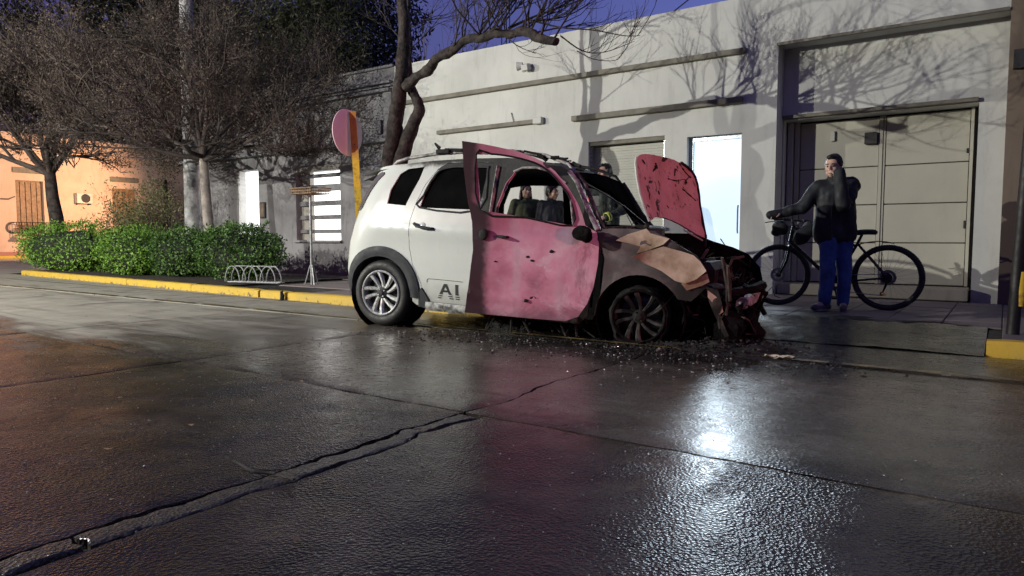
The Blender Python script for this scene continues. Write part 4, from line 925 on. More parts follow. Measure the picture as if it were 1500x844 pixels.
# ---- wheels
def spin(c, M): return lambda p: c + M @ Vector(p)
def tyre(mb, c, n=40):
    mb.lathe([(.222,.035),(.235,.018),(.262,.006),(.292,.010),(.315,.028),(.325,.05),(.327,.10),(.325,.155),(.315,.178),(.29,.196),(.235,.19),(.222,.17)], c, (0,1,0), n)
    for k in range(60):
        for j in range(3):
            a = k/60*6.283+.03*j; y = c[1]+.055+.045*j
            P = lambda r, aa, yy: (c[0]+r*math.cos(aa), yy, c[2]+r*math.sin(aa))
            mb.add([P(.3265,a,y),P(.3265,a+.075,y),P(.3265,a+.075,y+.035),P(.3265,a,y+.035),P(.331,a+.006,y+.002),P(.331,a+.069,y+.002),P(.331,a+.069,y+.033),P(.331,a+.006,y+.033)], [(4,5,6,7),(0,1,5,4),(1,2,6,5),(2,3,7,6),(3,0,4,7)])
def wheel(c, near, burnt, name="wheel"):
    root = bpy.data.objects.new(name, None); COL.objects.link(root); root.parent = car; root.location = c
    if not near: root.rotation_euler = (0, 0, math.pi)
    if burnt and near: root.rotation_euler = (0, 0, R(7))
    o = (0, 0, 0)
    if not burnt: mb = MB(); tyre(mb, o); mb.build("tyre", M_tyre, root, smooth=35)
    else:
        def bt(u, v): a = u*6.283; b_ = v*6.283; r = .225+.035*math.cos(b_)+.02*nz(u*20, v*6)+(.03 if math.sin(a) < -.6 else 0); return Vector((r*math.cos(a), .11+.09*math.sin(b_)+.02*nz(u*25, v*5, 3), r*math.sin(a)))
        MB().grid(bt, 50, 10, closed=True).build("burnt_tyre", M_soot, root, smooth=60)
    ma = M_alloy if not burnt else pm("scorched_alloy", (.016, .015, .014), .4, 12, .5, .3, 40, .004, metal=.4, c2=(.10, .094, .085), lo=.45, hi=.72)
    rim = MB().lathe([(.222,.03),(.226,.012),(.216,.006),(.206,.012),(.203,.03),(.20,.16),(.215,.175),(.222,.17)], o, (0,1,0), 48)
    rim.build("rim", ma if not burnt else M_char, root, smooth=40)
    MB().lathe([(.0,.075),(.12,.075),(.16,.08),(.2,.10)], o, (0,1,0), 32).build("brake_disc", M_black, root, smooth=40)
    sp = MB()
    for k in range(5):
        for sgn in (-1, 1):
            pts = []
            for i in range(9):
                q = i/8; r = .045+.162*q; a = k*2*math.pi/5 + 1.15 + sgn*(.19+.19*q+.05*math.sin(q*3.1)) + .22*q
                y = .022+.022*(1-q); w = .014 + .010*q*q
                pts.append((r, a, y, w))
            vs = []
            for r, a, y, w in pts:
                for dw_, dy in ((-w,.004),(-w*.55,-.006),(w*.55,-.006),(w,.004)): 
                    vs.append((r*math.cos(a)-dw_*math.sin(a), y+dy, r*math.sin(a)+dw_*math.cos(a)))
            fs = [(i*4+j, i*4+j+1, i*4+j+5, i*4+j+4) for i in range(8) for j in range(3)]
            sp.add(vs, fs)
            sp.add([(v[0], v[1]+.02, v[2]) for v in vs], [tuple(reversed(f)) for f in fs])
    sp.build("spokes", ma, root, smooth=30)
    MB().lathe([(.0,.012),(.022,.014),(.028,.022),(.055,.03),(.062,.07)], o, (0,1,0), 20).build("hub_cap", M_plastic if not burnt else M_soot, root, smooth=40)
    nb = MB()
    for k in range(4): a = k*math.pi/2+.6; nb.lathe([(0,.020),(.008,.020),(.010,.034)], (.04*math.cos(a), 0, .04*math.sin(a)), (0,1,0), 6)
    nb.build("wheel_nut", ma, root)
wheel((-.08, .0, .331), True, False); wheel((2.53, .02, .335), True, True, "wheel")
wheel((-.08, WD, .331), False, False); wheel((2.53, WD-.02, .335), False, True)
# ================================================================== TREES AND PLANTS
M_bark = pm("dark_bark", (.020, .014, .012), .4, 9, .9, .9, 26, .02, c2=(.065, .048, .040), lo=.4, hi=.7)
M_bark2 = pm("pale_smooth_bark", (.20, .16, .14), .3, 5, .75, .4, 25, .01, c2=(.36, .31, .27))
M_twig = pm("brown_twigs", (.030, .022, .019), .4, 3, .85, .2, 60, .003, c2=(.10, .075, .064))
M_dleaf = pm("dry_brown_leaves", (.060, .042, .030), .4, 2, .8, 0, c2=(.14, .098, .070))
def leafmat(name, c, c2, sc=2.5):
    m, t, b = nodes(name); p = pos(t, True); n1 = noise(t, sc, 4, .6, p); n2 = noise(t, 31, 2, .5, p)
    col = ramp(t, mathn(t, 'ADD', mathn(t, 'MULTIPLY', n1, .6), mathn(t, 'MULTIPLY', n2, .4)), [(.36, c), (.62, c2)])
    t.links.new(col, b.inputs["Base Color"]); b.inputs["Roughness"].default_value = .5; b.inputs["Specular IOR Level"].default_value = .4; return m
M_leaf = leafmat("glossy_hedge_leaves", (.045, .115, .012), (.20, .37, .04), 1.6)
M_leaf2 = leafmat("darker_hedge_leaves", (.025, .065, .012), (.10, .20, .035), 1.8)
M_leafd = leafmat("dark_evergreen_leaves", (.018, .024, .010), (.050, .055, .024), .6)
M_leafw = leafmat("wispy_shrub_leaves", (.08, .09, .03), (.22, .21, .09))
def leaf(mb, c, sz, rg, asp=.5, up=.3):
    d = Vector((rg.gauss(0,1), rg.gauss(0,1), rg.gauss(0,1)+up)).normalized(); u, w, _ = fr(d)
    a = rg.uniform(0, 6.28); s = u*math.cos(a) + w*math.sin(a); q = d.cross(s)
    mb.add([c - s*sz, c + q*sz*asp + d*sz*.12, c + s*sz, c - q*sz*asp + d*sz*.12], [(0,1,2,3)])
ZMIN = [-99]
def grow(mb, lv, p, d, L, r, dep, rg, upb=.12, leaves=0, lsz=.04, n=4, spread=.75, ends=None):
    pts = [p]; k = 4
    for i in range(k):
        d = (d + Vector((rg.gauss(0,.16), rg.gauss(0,.16), rg.gauss(0,.12)+upb*.5))).normalized(); q_ = pts[-1] + d*L/k
        if q_.z < ZMIN[0]: d.z = abs(d.z)*.5; q_ = pts[-1] + d*L/k
        pts.append(q_)
    mb.tube(pts, [r*(1-.5*i/k) for i in range(k+1)], 3 if r < .012 else (5 if r < .03 else 7), caps=False)
    if dep == 0:
        if lv is not None:
            for _ in range(leaves if pts[-1].z > ZMIN[0]+.1 else 0): leaf(lv, pts[rg.randint(1, k)] + Vector((rg.gauss(0,.06), rg.gauss(0,.06), rg.gauss(0,.06))), lsz*rg.uniform(.5,1.3), rg, .38)
        return
    for i in range(n):
        t = rg.uniform(.3, 1.0); j = min(k-1, int(t*k)); q = pts[j].lerp(pts[j+1], t*k-j)
        u, w, _ = fr(d); a = rg.uniform(0, 6.28); nd = (d + (u*math.cos(a)+w*math.sin(a))*spread*rg.uniform(.6,1.3) + Vector((0,0,upb))).normalized()
        grow(mb, lv, q, nd, L*rg.uniform(.5,.78), r*.52, dep-1, rg, upb, leaves, lsz, n, spread)
def street_tree(label, trunk, tr, limbs, rg, L, leaves, bark, upb, lsz=.045):
    base = trunk[0]; root = thing("street_tree", label, "tree", tuple(base))
    pts = catmull([Vector(q)-base for q in trunk], 4, False); n = len(pts)
    MB().tube(pts, [tr*(1.25-.45*i/n + (.35*(1-i/3) if i < 3 else 0)) for i in range(n)], 12).build("trunk", bark, root, smooth=60)
    lm = MB(); lv = MB(); ZMIN[0] = pts[-1].z - .12
    for d, ll in limbs: grow(lm, lv, pts[-1] - Vector((0,0,rg.uniform(0,.12))), Vector(d).normalized(), ll*1.1, tr*.5, 4, rg, upb, leaves, lsz, 5, .85)
    ZMIN[0] = -99; lm.build("branches", M_twig, root, smooth=60); lv.build("crown", M_dleaf, root); return root
rgA, rgB = random.Random(21), random.Random(22)
A0 = FY(88, 392, 8.0); A0.z = .1
street_tree("dense brown twiggy tree at the far left end of the hedge", [A0, FY(84, 330, 8.0), FY(77, 290, 8.0), FY(73, 252, 8.0)], .15,
    [((.9,.2,.5),2.0),((.7,-.6,.4),2.0),((-.9,-.3,.6),2.0),((-.5,-.9,.5),1.9),((.2,.9,1.1),1.8),((-.3,-.9,1.2),1.8),((.5,-.5,1.5),2.0),((-.5,.5,1.6),2.0),((0,0,1),2.2)], rgA, 2, 7, M_bark, .12, .034)
B0 = FY(312, 400, 8.2); B0.z = .1
street_tree("tree with pale slender trunk rising from the hedge, brown twiggy crown", [B0, FY(308, 350, 8.2), FY(302, 290, 8.2), FY(298, 228, 8.2)], .10,
    [((.9,.25,.25),1.8),((1,-.1,.1),1.7),((-1,-.25,.3),1.9),((-.7,-.7,.4),1.7),((.5,-.8,.4),1.5),((-.9,.3,.1),1.7),((.3,.7,.9),1.5),((-.2,.2,1.3),1.7),((.8,-.2,.8),1.6),((-.9,.2,.9),1.7),((.25,-.25,1.3),1.8)], rgB, 2, 7, M_bark2, .05, .025)
# bare tree behind the car
rgC = random.Random(5); YC = 6.95
Cb = FY(577, 400, YC); Cb.z = .1
ct = thing("bare_tree", "bare dark tree with one long cut limb standing behind the car", "tree", tuple(Cb))
def TP(l, Y=YC, dy=0): n = len(l)-1; return [FY(x, y, Y + dy*i/max(1,n)) - Cb for i, (x, y) in enumerate(l)]
def barky(pts, rad, k=5):
    P = catmull(pts, k, False); n = len(P); RR = [float(np.interp(i/(n-1), np.linspace(0,1,len(rad)), rad)) for i in range(n)]
    mb = MB(); mb.tube(P, RR, 14)
    mb.v = [tuple(Vector(v) + Vector((nz(v[0]*14,v[1]*14,v[2]*7), nz(v[0]*14+7,v[1]*14,v[2]*7), nz(v[0]*11,v[1]*11+5,v[2]*11)))*.024) for v in mb.v]; return mb
barky(TP([(577,425),(571,330),(570,250),(577,200),(583,150),(590,90),(592,40),(589,-10),(590,-80)]), [.15,.12,.115,.11,.10,.085,.075,.065,.05]).build("trunk", M_bark, ct, smooth=60)
barky(TP([(578,300),(588,235),(600,195),(613,165),(611,148),(603,132),(598,118),(600,60),(598,10),(604,-60)], YC, .25), [.10,.10,.09,.075,.07,.06,.055,.03,.025,.02]).build("trunk", M_bark, ct, smooth=60)
limb = TP([(594,128),(612,112),(628,102),(640,86),(660,76),(684,58),(706,56),(724,49),(748,50),(770,46),(790,56),(814,62)], YC, -.5)
barky(limb, [.072,.062,.066,.056,.060,.052,.056,.05,.056,.045,.05,.04]).build("limb", M_bark, ct, smooth=60)
tw = MB(); z6 = lambda l: [(700+x*.403, y*.403) for x, y in l]
for l, r in (([(700,52),(712,34),(722,20),(730,0),(738,-40)], .018), ([(704,52),(697,25),(694,0)], .008), ([(720,50),(715,20),(722,-20)], .010), ([(745,42),(770,30),(800,18),(840,4),(880,-14)], .018), ([(760,44),(790,25),(815,5),(830,-20)], .014),
    ([(745,42),(765,20),(780,-10)], .012), (z6([(180,70),(300,100),(420,110),(530,130),(590,130)]), .011), (z6([(300,130),(380,185),(460,190),(570,150)]), .009), (z6([(360,185),(420,215),(500,220),(530,190)]), .006),
    (z6([(110,140),(150,170),(210,195)]), .008), (z6([(130,110),(220,75),(320,60),(430,0)]), .013), (z6([(100,130),(90,60),(60,0)]), .010), (z6([(240,80),(330,40),(400,-20)]), .010), (z6([(200,80),(240,30),(250,-30)]), .008)):
    P = catmull(TP(l, YC-.3, rgC.uniform(-.5,.3)), 4, False); n = len(P); tw.tube(P, [r*(1-.75*i/n) for i in range(n)], 5)
    for k in range(3+n//3):
        i = rgC.randint(n//4, n-2); d = (P[i+1]-P[i]).normalized(); grow(tw, None, P[i], (d + Vector((rgC.gauss(0,.5), rgC.gauss(0,.5), rgC.gauss(.3,.4)))).normalized(), rgC.uniform(.2,.5), r*.45, 1, rgC, .2, n=3, spread=.6)
for i in range(5, 12):
    for j in range(3):
        grow(tw, None, limb[i].lerp(limb[i-1], rgC.random()), Vector((rgC.uniform(-.3,1.0), rgC.uniform(-.5,.5), rgC.uniform(.1,1.0))).normalized(), rgC.uniform(.45,.9), .012, 2, rgC, .08, n=4, spread=.6)
for k in range(9):
    grow(tw, None, FY(590, -10-9*k, YC)-Cb, Vector((rgC.uniform(.2,1), rgC.uniform(-.6,.4), rgC.uniform(.1,.6))).normalized(), rgC.uniform(.9,1.5), .026, 3, rgC, .05, n=4, spread=.6)
for (x, y, dx) in ((592,40,1),(590,60,-1),(589,10,1),(590,80,1),(588,20,-1),(591,-10,1)):
    grow(tw, None, FY(x, y, YC)-Cb, Vector((dx, rgC.uniform(-.3,.3), rgC.uniform(.1,.9))).normalized(), rgC.uniform(.5,.8), .010, 2, rgC, .1, n=4, spread=.6)
tw.build("twigs", M_bark, ct, smooth=60, kind='stuff')
# dark evergreens behind the houses
def bigtree(label, x, y, rad, H, rg, n, mat=M_leafd, name="evergreen_tree", sz=.22):
    root = thing(name, label, "tree", (x, y, 0), group=None)
    MB().tube([(0,0,0),(.1,.05,H*.4),(0,.1,H*.8)], [.3,.2,.06], 8).build("trunk", M_bark, root, smooth=60)
    lv = MB(); cl = []
    for k in range(44): 
        a = rg.uniform(0, 6.28); h = rg.uniform(.22, 1.0); r = rad*(1.05-.65*h)*rg.uniform(.35, 1.0); cl.append((Vector((r*math.cos(a), r*math.sin(a), H*h)), rad*rg.uniform(.28,.45)))
    for k in range(n):
        c, r = rg.choice(cl); d = Vector((rg.gauss(0,1), rg.gauss(0,1), rg.gauss(0,.7))).normalized()*r*rg.uniform(.55, 1.1); leaf(lv, c+d, sz*.62*rg.uniform(.5,1.2), rg, .28, -.4)
    lv.build("crown", mat, root); return root
rgT = random.Random(8)
p = FY(455, 60, 17.5); bigtree("tall dark evergreen rising behind the grey house roof", p.x, 17.5, 3.0, 11.5, rgT, 20000)
p = FY(335, 60, 20); bigtree("dark evergreen left of the tall one, behind the utility pole", p.x, 20, 3.6, 13, rgT, 15000)
p = FY(180, 60, 26); bigtree("large dark evergreen behind the pink house, between the two twiggy trees", -38.5, 29, 5.5, 15, rgT, 15000, sz=.35)
bigtree("dark evergreen standing between the grey house and the pink house roofs", -24.5, 23, 4.2, 13, rgT, 15000, sz=.3)
bigtree("dark evergreen rising just behind the left corner of the grey house", -30, 25, 4.6, 14, rgT, 15000, sz=.3)
bigtree("broad dark tree mass farthest back between the two twiggy trees", -45, 25, 8.0, 21, rgT, 15000, sz=.7)
bigtree("large dark evergreen at the far left behind the pink house", -47, 17, 6, 15, rgT, 15000, sz=.35)
p = HP(238, 235); bigtree("small green leafy tree in front of the pink house wall", p.x+3.0, p.y-1.6, 1.5, 5.0, random.Random(4), 2600, leafmat("mid_green_leaves", (.03,.05,.012), (.07,.11,.025)), "leafy_tree", .12)
# creeper and mast behind the white wall
mk_ = thing("climbing_plant", "sparse thin plant growing above the white wall behind the bare tree", "plant", tuple(FY(655, 90, 11.5) - Vector((0,0,.9))))
cp = MB(); rgc = random.Random(31)
for k in range(8):
    p0 = Vector((rgc.uniform(-.5,.5), 0, 0)); grow(cp, cp, p0, Vector((rgc.uniform(-.1,.35), 0, 1)), rgc.uniform(.8,2.0), .010, 1, rgc, .25, 5, .035, 7, .5)
cp.build("stems", M_twig, mk_)
mast = thing("antenna_mast", "thin lattice antenna mast above the white wall behind the limb", "mast", (FY(741, 60, 14).x, 14, 3.5))
mm = MB(); wx = .11
for a in (0, 2.09, 4.18): mm.tube([(wx*math.cos(a), wx*math.sin(a), 0), (wx*math.cos(a), wx*math.sin(a), 6)], .014, 5)
for k in range(24):
    z = k*.25; a = k*2.09; mm.tube([(wx*math.cos(a), wx*math.sin(a), z), (wx*math.cos(a+2.09), wx*math.sin(a+2.09), z+.25)], .007, 4)
mm.build("lattice", M_iron, mast)
cb = thing("overhead_cable", "thin overhead cable crossing the sky above the white wall", "cable", tuple(FY(980, 25, 13)))
a = FY(955, 42, 13) - FY(980, 25, 13); b_ = FY(1040, -25, 13) - FY(980, 25, 13)
MB().tube([a-(b_-a)*.6, a, b_, b_+(b_-a)*3], .012, 5).build("wire", M_iron, cb)

# ---- hedge shrubs
rgH = random.Random(14)
def shrub(label, xa, xb, top, y, n, mat):
    a = FY(xa, 390, y); b = FY(xb, 390, y); c = (a+b)/2; rx = (b-a).length/2; zt_ = FY((xa+xb)/2, top, y).z; c.z = .1
    root = thing("hedge_shrub", label, "shrub", tuple(c), group="rounded shrubs in the planter")
    rz = (zt_-.1)/2; ry = .56
    def sh(d): k = 1.04 + .26*nz(d.x*2.6+c.x, d.y*2.6, d.z*2.6) + .09*nz(d.x*6+c.x, d.y*6, d.z*6+4); f = 1/((abs(d.x)**1.95+abs(d.y)**1.95+abs(d.z)**2.1)**(1/2.0)); return Vector((d.x*f*rx*k, d.y*f*ry*k, rz + d.z*f*rz*k))
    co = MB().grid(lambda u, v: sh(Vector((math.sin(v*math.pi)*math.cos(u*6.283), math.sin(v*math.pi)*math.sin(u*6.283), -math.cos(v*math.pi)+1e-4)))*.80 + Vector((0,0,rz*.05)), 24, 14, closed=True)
    co.build("inner_core", pm("shrub_inner", (.010,.014,.006), .4, 9, .9, .6, 30, .02), root, smooth=60)  # solid dark core filling the shrub behind its leaves
    lv = MB()
    for k in range(n):
        d = Vector((rgH.gauss(0,1), rgH.gauss(0,1), rgH.gauss(0,1))).normalized(); q = sh(d); q = Vector((q.x, q.y, rz+(q.z-rz)))*1.0
        t = rgH.uniform(.84, 1.05) if rgH.random() < .9 else rgH.uniform(1.0, 1.14)
        leaf(lv, Vector((q.x*t, q.y*t, rz+(q.z-rz)*t)), rgH.uniform(.018,.038), rgH, .5, .6)
    for k in range(30):
        d = Vector((rgH.gauss(0,1), rgH.gauss(0,1), abs(rgH.gauss(0,1))+.2)).normalized(); q = sh(d); 
        for j in range(6): leaf(lv, q*1.0 + d*(.03+.025*j), rgH.uniform(.025,.045), rgH, .45, .3)
    lv.build("foliage", mat, root)
shrub("bright green rounded shrub at the left end of the yellow kerb", 42, 166, 327, 7.75, 9000, M_leaf)
shrub("narrow rounded shrub second from the left in the hedge", 166, 234, 334, 7.6, 7500, M_leaf)
shrub("rounded shrub at the foot of the pale slender trunk", 233, 312, 335, 7.85, 7500, M_leaf2)
shrub("darker rounded shrub at the right end of the hedge, by the bike rack", 303, 399, 327, 7.92, 8500, M_leaf2)
wc = FY(205, 392, 8.95); wc.z = .1
ws_ = thing("wispy_shrub", "tall wispy shrub with thin arching stems behind the hedge", "shrub", tuple(wc)); st = MB(); lv = MB(); rgw = random.Random(41)
for k in range(34): grow(st, lv, Vector((rgw.uniform(-1.3,1.2), rgw.uniform(-.25,.25), 0)), Vector((rgw.uniform(-.4,.4), rgw.uniform(-.2,.2), 1)), rgw.uniform(.9,1.45), .010, 2, rgw, .05, 9, .04, 4, .55)
st.build("stems", M_twig, ws_); lv.build("foliage", M_leafw, ws_)

# ================================================================== STREET FURNITURE
M_conc = pm("mottled_concrete", (.20,.195,.19), .4, 5, .8, .5, 30, .01, c2=(.46,.45,.45))
pb = FY(284, 380, 8.75); pb.z = .1
up = thing("utility_pole", "mottled grey concrete utility pole behind the pale slender trunk", "pole", tuple(pb))
MB().lathe([(.0,0),(.175,0),(.17,.3),(.15,4),(.12,9),(.0,9)], (0,0,0), (0,0,1), 16).build("shaft", M_conc, up, smooth=40)
MB().lathe([(.155,2.9),(.161,2.91),(.161,2.95),(.155,2.96)], (0,0,0), (0,0,1), 16).build("strap", M_iron, up, smooth=40)
# round sign seen from behind
sb = FY(534, 425, 6.6); sb.z = .1
sg = thing("round_sign", "round traffic sign seen from behind on a leaning yellow post", "sign", tuple(sb))
t0 = FY(516, 163, 6.6) - sb; M_ypost, t, b = nodes("flaking_yellow_post"); p = pos(t, True); n1 = noise(t, 9, 6, .7, p)
c = mix(t, ramp(t, n1, [(.50, 0), (.66, 1)]), (.74, .46, .03), (.16, .07, .03)); zz_ = xyz(t, p)[2]
c = mix(t, mathn(t, 'MULTIPLY', smooth(t, mathn(t, 'ADD', zz_, n1), 2.2, 2.5), .8), c, (.40, .13, .04)); t.links.new(c, b.inputs["Base Color"]); b.inputs["Roughness"].default_value = .55
ax = t0.normalized(); sx = Vector((.78,.62,0)); sy = ax.cross(sx).normalized()
ps = MB(); w_, d_ = .045, .03
for (a0, a1, b0, b1) in ((-w_, w_, -.004, .004), (-w_, -w_+.008, .0045, d_), (w_-.008, w_, .0045, d_)):
    vs = [q + sx*i + sy*j for q in (Vector((0,0,0)), t0) for i, j in ((a0,b0),(a1,b0),(a1,b1),(a0,b1))]; ps.add(vs, [(0,1,2,3),(4,5,6,7),(0,1,5,4),(1,2,6,5),(2,3,7,6),(3,0,4,7)])
ps.build("post", M_ypost, sg)
dn = Vector((-.985,-.17,0)); dc = FY(515, 194, 6.6) - sb + dn*.06; hz = Vector((-.17,.985,0))
m, t, b = nodes("half_lit_sign_back"); p = pos(t, True); s = xyz(t, p); n1 = noise(t, 5, 5, .6, p)
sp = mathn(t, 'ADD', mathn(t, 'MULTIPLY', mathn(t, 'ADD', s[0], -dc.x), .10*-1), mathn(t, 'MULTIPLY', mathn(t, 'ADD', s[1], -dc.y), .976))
c = mix(t, smooth(t, sp, .05, .08), ramp(t, n1, [(.3, (.92,.64,.68)), (.7, (.95,.72,.76))]), ramp(t, n1, [(.3, (.30,.30,.33)), (.7, (.40,.40,.42))])); t.links.new(c, b.inputs["Base Color"]); b.inputs["Roughness"].default_value = .5; M_sign = m  # red light on one half and shade on the other, painted in
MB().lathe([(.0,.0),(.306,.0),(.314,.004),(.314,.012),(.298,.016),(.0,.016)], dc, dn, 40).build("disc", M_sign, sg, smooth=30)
MB().lathe([(.0,0),(.012,0),(.012,.02),(.0,.02)], FY(514,180,6.6)-sb-dn*.04, dn, 8).lathe([(.0,0),(.012,0),(.012,.02),(.0,.02)], FY(517,212,6.6)-sb-dn*.04, dn, 8).build("bolt", M_iron, sg)
# raised waste basket
wbk = GZ(457, 417, .1); M_galv = pm("galvanised_steel", (.34,.34,.34), .3, 14, .45, .1, metal=.5)
wb_ = thing("waste_basket", "shallow brown waste basket raised on a thin pale pole", "waste basket", tuple(wbk))
ztray = (FY(459, 284, wbk.y) - wbk).z
MB().tube([(0,0,.0),(0,0,ztray)], .022, 10).build("pole", M_galv, wb_, smooth=40)
for dx, dy in ((.12,-.05),(-.12,-.05),(0,.13)): MB().tube([(dx,dy,.0),(dx*.2,dy*.2,.33)], .012, 6).build("foot_brace", M_galv, wb_, smooth=40)
M_bask = pm("rusty_tan_steel", (.30,.20,.12), .4, 12, .6, .2, metal=.3)
tb = MB(); hx, hy = .27, .20
for z in (0, .045, .09): tb.tube([(-hx,-hy,ztray+z),(hx,-hy,ztray+z),(hx,hy,ztray+z),(-hx,hy,ztray+z),(-hx,-hy,ztray+z)], .009, 5)
for k in range(13): x = -hx+2*hx*k/12; tb.tube([(x,-hy,ztray+.09),(x,-hy,ztray),(x,hy,ztray),(x,hy,ztray+.09)], .005, 4)
for k in range(9): y = -hy+2*hy*k/8; tb.tube([(-hx,y,ztray+.09),(-hx,y,ztray),(hx,y,ztray),(hx,y,ztray+.09)], .005, 4)
tb.build("basket", M_bask, wb_)
# bike rack
r0, r1 = GZ(338, 414, .115), GZ(406, 416, .115); L = (r1-r0).length
rk = thing("bike_rack", "low galvanised bike rack of hoops on the kerb by the hedge", "bike rack", tuple(r0), math.atan2((r1-r0).y, (r1-r0).x))
for k in range(3):
    for dd in (-.02, .05):
        x = .12+ k*(L-.24)/2 + dd*1.0
        MB().tube([(x+.16*math.cos(a)-.04, .0 + dd, .02+.27*math.sin(a)) for a in [math.pi*i/12 for i in range(13)]], .011, 7).build("hoop", M_galv, rk, smooth=50)
MB().tube([(-.05,-.02,.015),(L+.05,-.02,.015)], .014, 6).tube([(-.05,.12,.015),(L+.05,.12,.015)], .014, 6).tube([(-.05,-.02,.015),(-.05,.12,.015)], .014, 6).tube([(L+.05,-.02,.015),(L+.05,.12,.015)], .014, 6).build("base_frame", M_galv, rk, smooth=50)
MB().tube([(.05,.05,.29),(L-.05,.05,.29)], .009, 6).build("top_bar", M_galv, rk, smooth=50)
# leaning post at the right edge
q0 = GZ(1483, 492, .09); q1 = FY(1500, 290, q0.y)
lp = thing("leaning_post", "leaning black and yellow post at the right edge above the yellow kerb", "post", tuple(q0))
d = (q1-q0); MB().tube([Vector((0,0,0)), d*.35, d*1.0, d*1.6], [.046,.044,.042,.04], 12).build("shaft", pm("charred_black_paint", (.012,.010,.009), .4, 8, .6, .4, 30, .006), lp, smooth=40)
MB().tube([d*.22+Vector((.03,.0,0)), d*.34+Vector((.03,0,0)), d*.47+Vector((.03,0,0))], [.040,.043,.039], 12).build("yellow_band", M_ypost, lp, smooth=40)

# ================================================================== BICYCLE
YB = GZ(1300, 455, .1).y
def BY(x, y, Y=None): return FY(x, y, YB if Y is None else Y)
rh = BY(1300, 407); fh = BY(1140, 406.5); fh.z = rh.z
bk = thing("bicycle", "black mountain bike with a handlebar bag leaning by the man", "bicycle", (rh.x, YB, .1))
def bl(v): return Vector(v) - Vector((rh.x, YB, .1))
M_bike = pm("black_frame_paint", (.012,.013,.015), .3, 9, .3, .05); M_spoke = pm("spoke_steel", (.30,.30,.30), .2, 9, .4, 0, metal=.6)
RW = rh.z - .1
def bwheel(c, rz, rear):
    root = bpy.data.objects.new("wheel", None); COL.objects.link(root); root.parent = bk; root.location = bl(c); root.rotation_euler = (0,0,rz); o = (0,0,0)
    ty = MB().grid(lambda u, v: Vector(((RW-.027+.027*math.cos(v*6.283))*math.cos(u*6.283), .026*math.sin(v*6.283), (RW-.027+.027*math.cos(v*6.283))*math.sin(u*6.283))), 56, 9, closed=True)
    for k in range(90):
        a = k/90*6.283
        for j in (-1, 0, 1):
            y = j*.013; rr = RW - (.001 if j == 0 else .006); aa = a + .03*(j != 0)
            P = lambda r, q, yy: (r*math.cos(q), yy, r*math.sin(q))
            ty.add([P(rr-.003,aa,y-.006),P(rr-.003,aa+.035,y-.006),P(rr-.003,aa+.035,y+.006),P(rr-.003,aa,y+.006),P(rr+.004,aa+.004,y-.004),P(rr+.004,aa+.031,y-.004),P(rr+.004,aa+.031,y+.004),P(rr+.004,aa+.004,y+.004)], [(4,5,6,7),(0,1,5,4),(1,2,6,5),(2,3,7,6),(3,0,4,7)])
    ty.build("tyre", M_tyre, root, smooth=40)
    MB().lathe([(RW-.052,-.013),(RW-.042,-.015),(RW-.042,.015),(RW-.052,.013),(RW-.060,.004),(RW-.060,-.004),(RW-.052,-.013)], o, (0,1,0), 48).build("rim", M_bike, root, smooth=40)
    sp = MB()
    for k in range(28):
        a = k/28*6.283; sd = 1 if k % 2 else -1; b_ = a + (.5 if (k//2) % 2 else -.5); sp.tube([(.024*math.cos(b_), sd*.028, .024*math.sin(b_)), ((RW-.056)*math.cos(a), 0, (RW-.056)*math.sin(a))], .0016, 3, caps=False)
    sp.build("spokes", M_spoke, root)
    MB().lathe([(0,-.05),(.012,-.05),(.02,-.04),(.026,-.03),(.016,-.02),(.016,.02),(.026,.03),(.012,.05),(0,.05)], o, (0,1,0), 16).build("hub", M_bike, root, smooth=40)
    ro = MB().lathe([(.05,.034),(.082,.034),(.082,.037),(.05,.037),(.05,.034)], o, (0,1,0), 32)
    for k in range(6): a = k/6*6.283; ro.tube([(.015*math.cos(a),.035,.015*math.sin(a)), (.055*math.cos(a+.5),.035,.055*math.sin(a+.5))], .004, 4)
    ro.build("brake_disc", M_spoke, root, smooth=30)
    if rear:
        cs = MB()
        for k in range(7): r = .055-.005*k; cs.lathe([(.012,-.05+.004*k*1),(r,-.05+.004*k),(r,-.048+.004*k),(.012,-.048+.004*k)], o, (0,1,0), 22)
        cs.build("cassette", M_black, root)
bwheel(rh, 0, True); bwheel(fh, R(24), False)
bb_ = bl(BY(1222, 414)); sc = bl(BY(1256, 357)); st_ = bl(BY(1262, 345)); htT = bl(BY(1163, 332)); htB = bl(BY(1157, 357)); RH = bl(rh); FH = bl(fh)
fm = MB()
fm.tube([bb_, sc, st_], [.017,.016,.015], 10); fm.tube([htT+Vector((.01,0,-.02)), sc+Vector((0,0,-.03))], .017, 10); fm.tube([htB+Vector((.012,0,.02)), bb_], .021, 10); fm.tube([htT+Vector((0,0,.01)), htB], .022, 10)
for s in (-1, 1):
    y = Vector((0, .06*s, 0)); fm.tube([bb_+y*.5, (bb_+RH)/2+y*.8, RH+y], [.012,.011,.010], 8); fm.tube([sc+y*.4, (sc+RH)/2+y*.8, RH+y], [.010,.009,.009], 8)
fm.build("frame", M_bike, bk, smooth=50)
fk = MB(); ad = (htB-htT).normalized(); sidev = Vector((math.sin(-R(24)), math.cos(R(24)), 0))
for s in (-1, 1): fk.tube([htB+ad*.03+sidev*.05*s, htB+ad*.20+sidev*.055*s, FH+sidev*.055*s], [.018,.016,.011], 8)
fk.tube([htB+ad*.03-sidev*.06, htB+ad*.03+sidev*.06], .018, 8); fk.build("fork", M_bike, bk, smooth=50)
hs = bl(BY(1160, 322)); hbv = Vector((-.45, -.89, .05)).normalized()
gL, gR = hs - Vector((.02,0,0)) + hbv*.33, hs - Vector((.02,0,0)) - hbv*.33
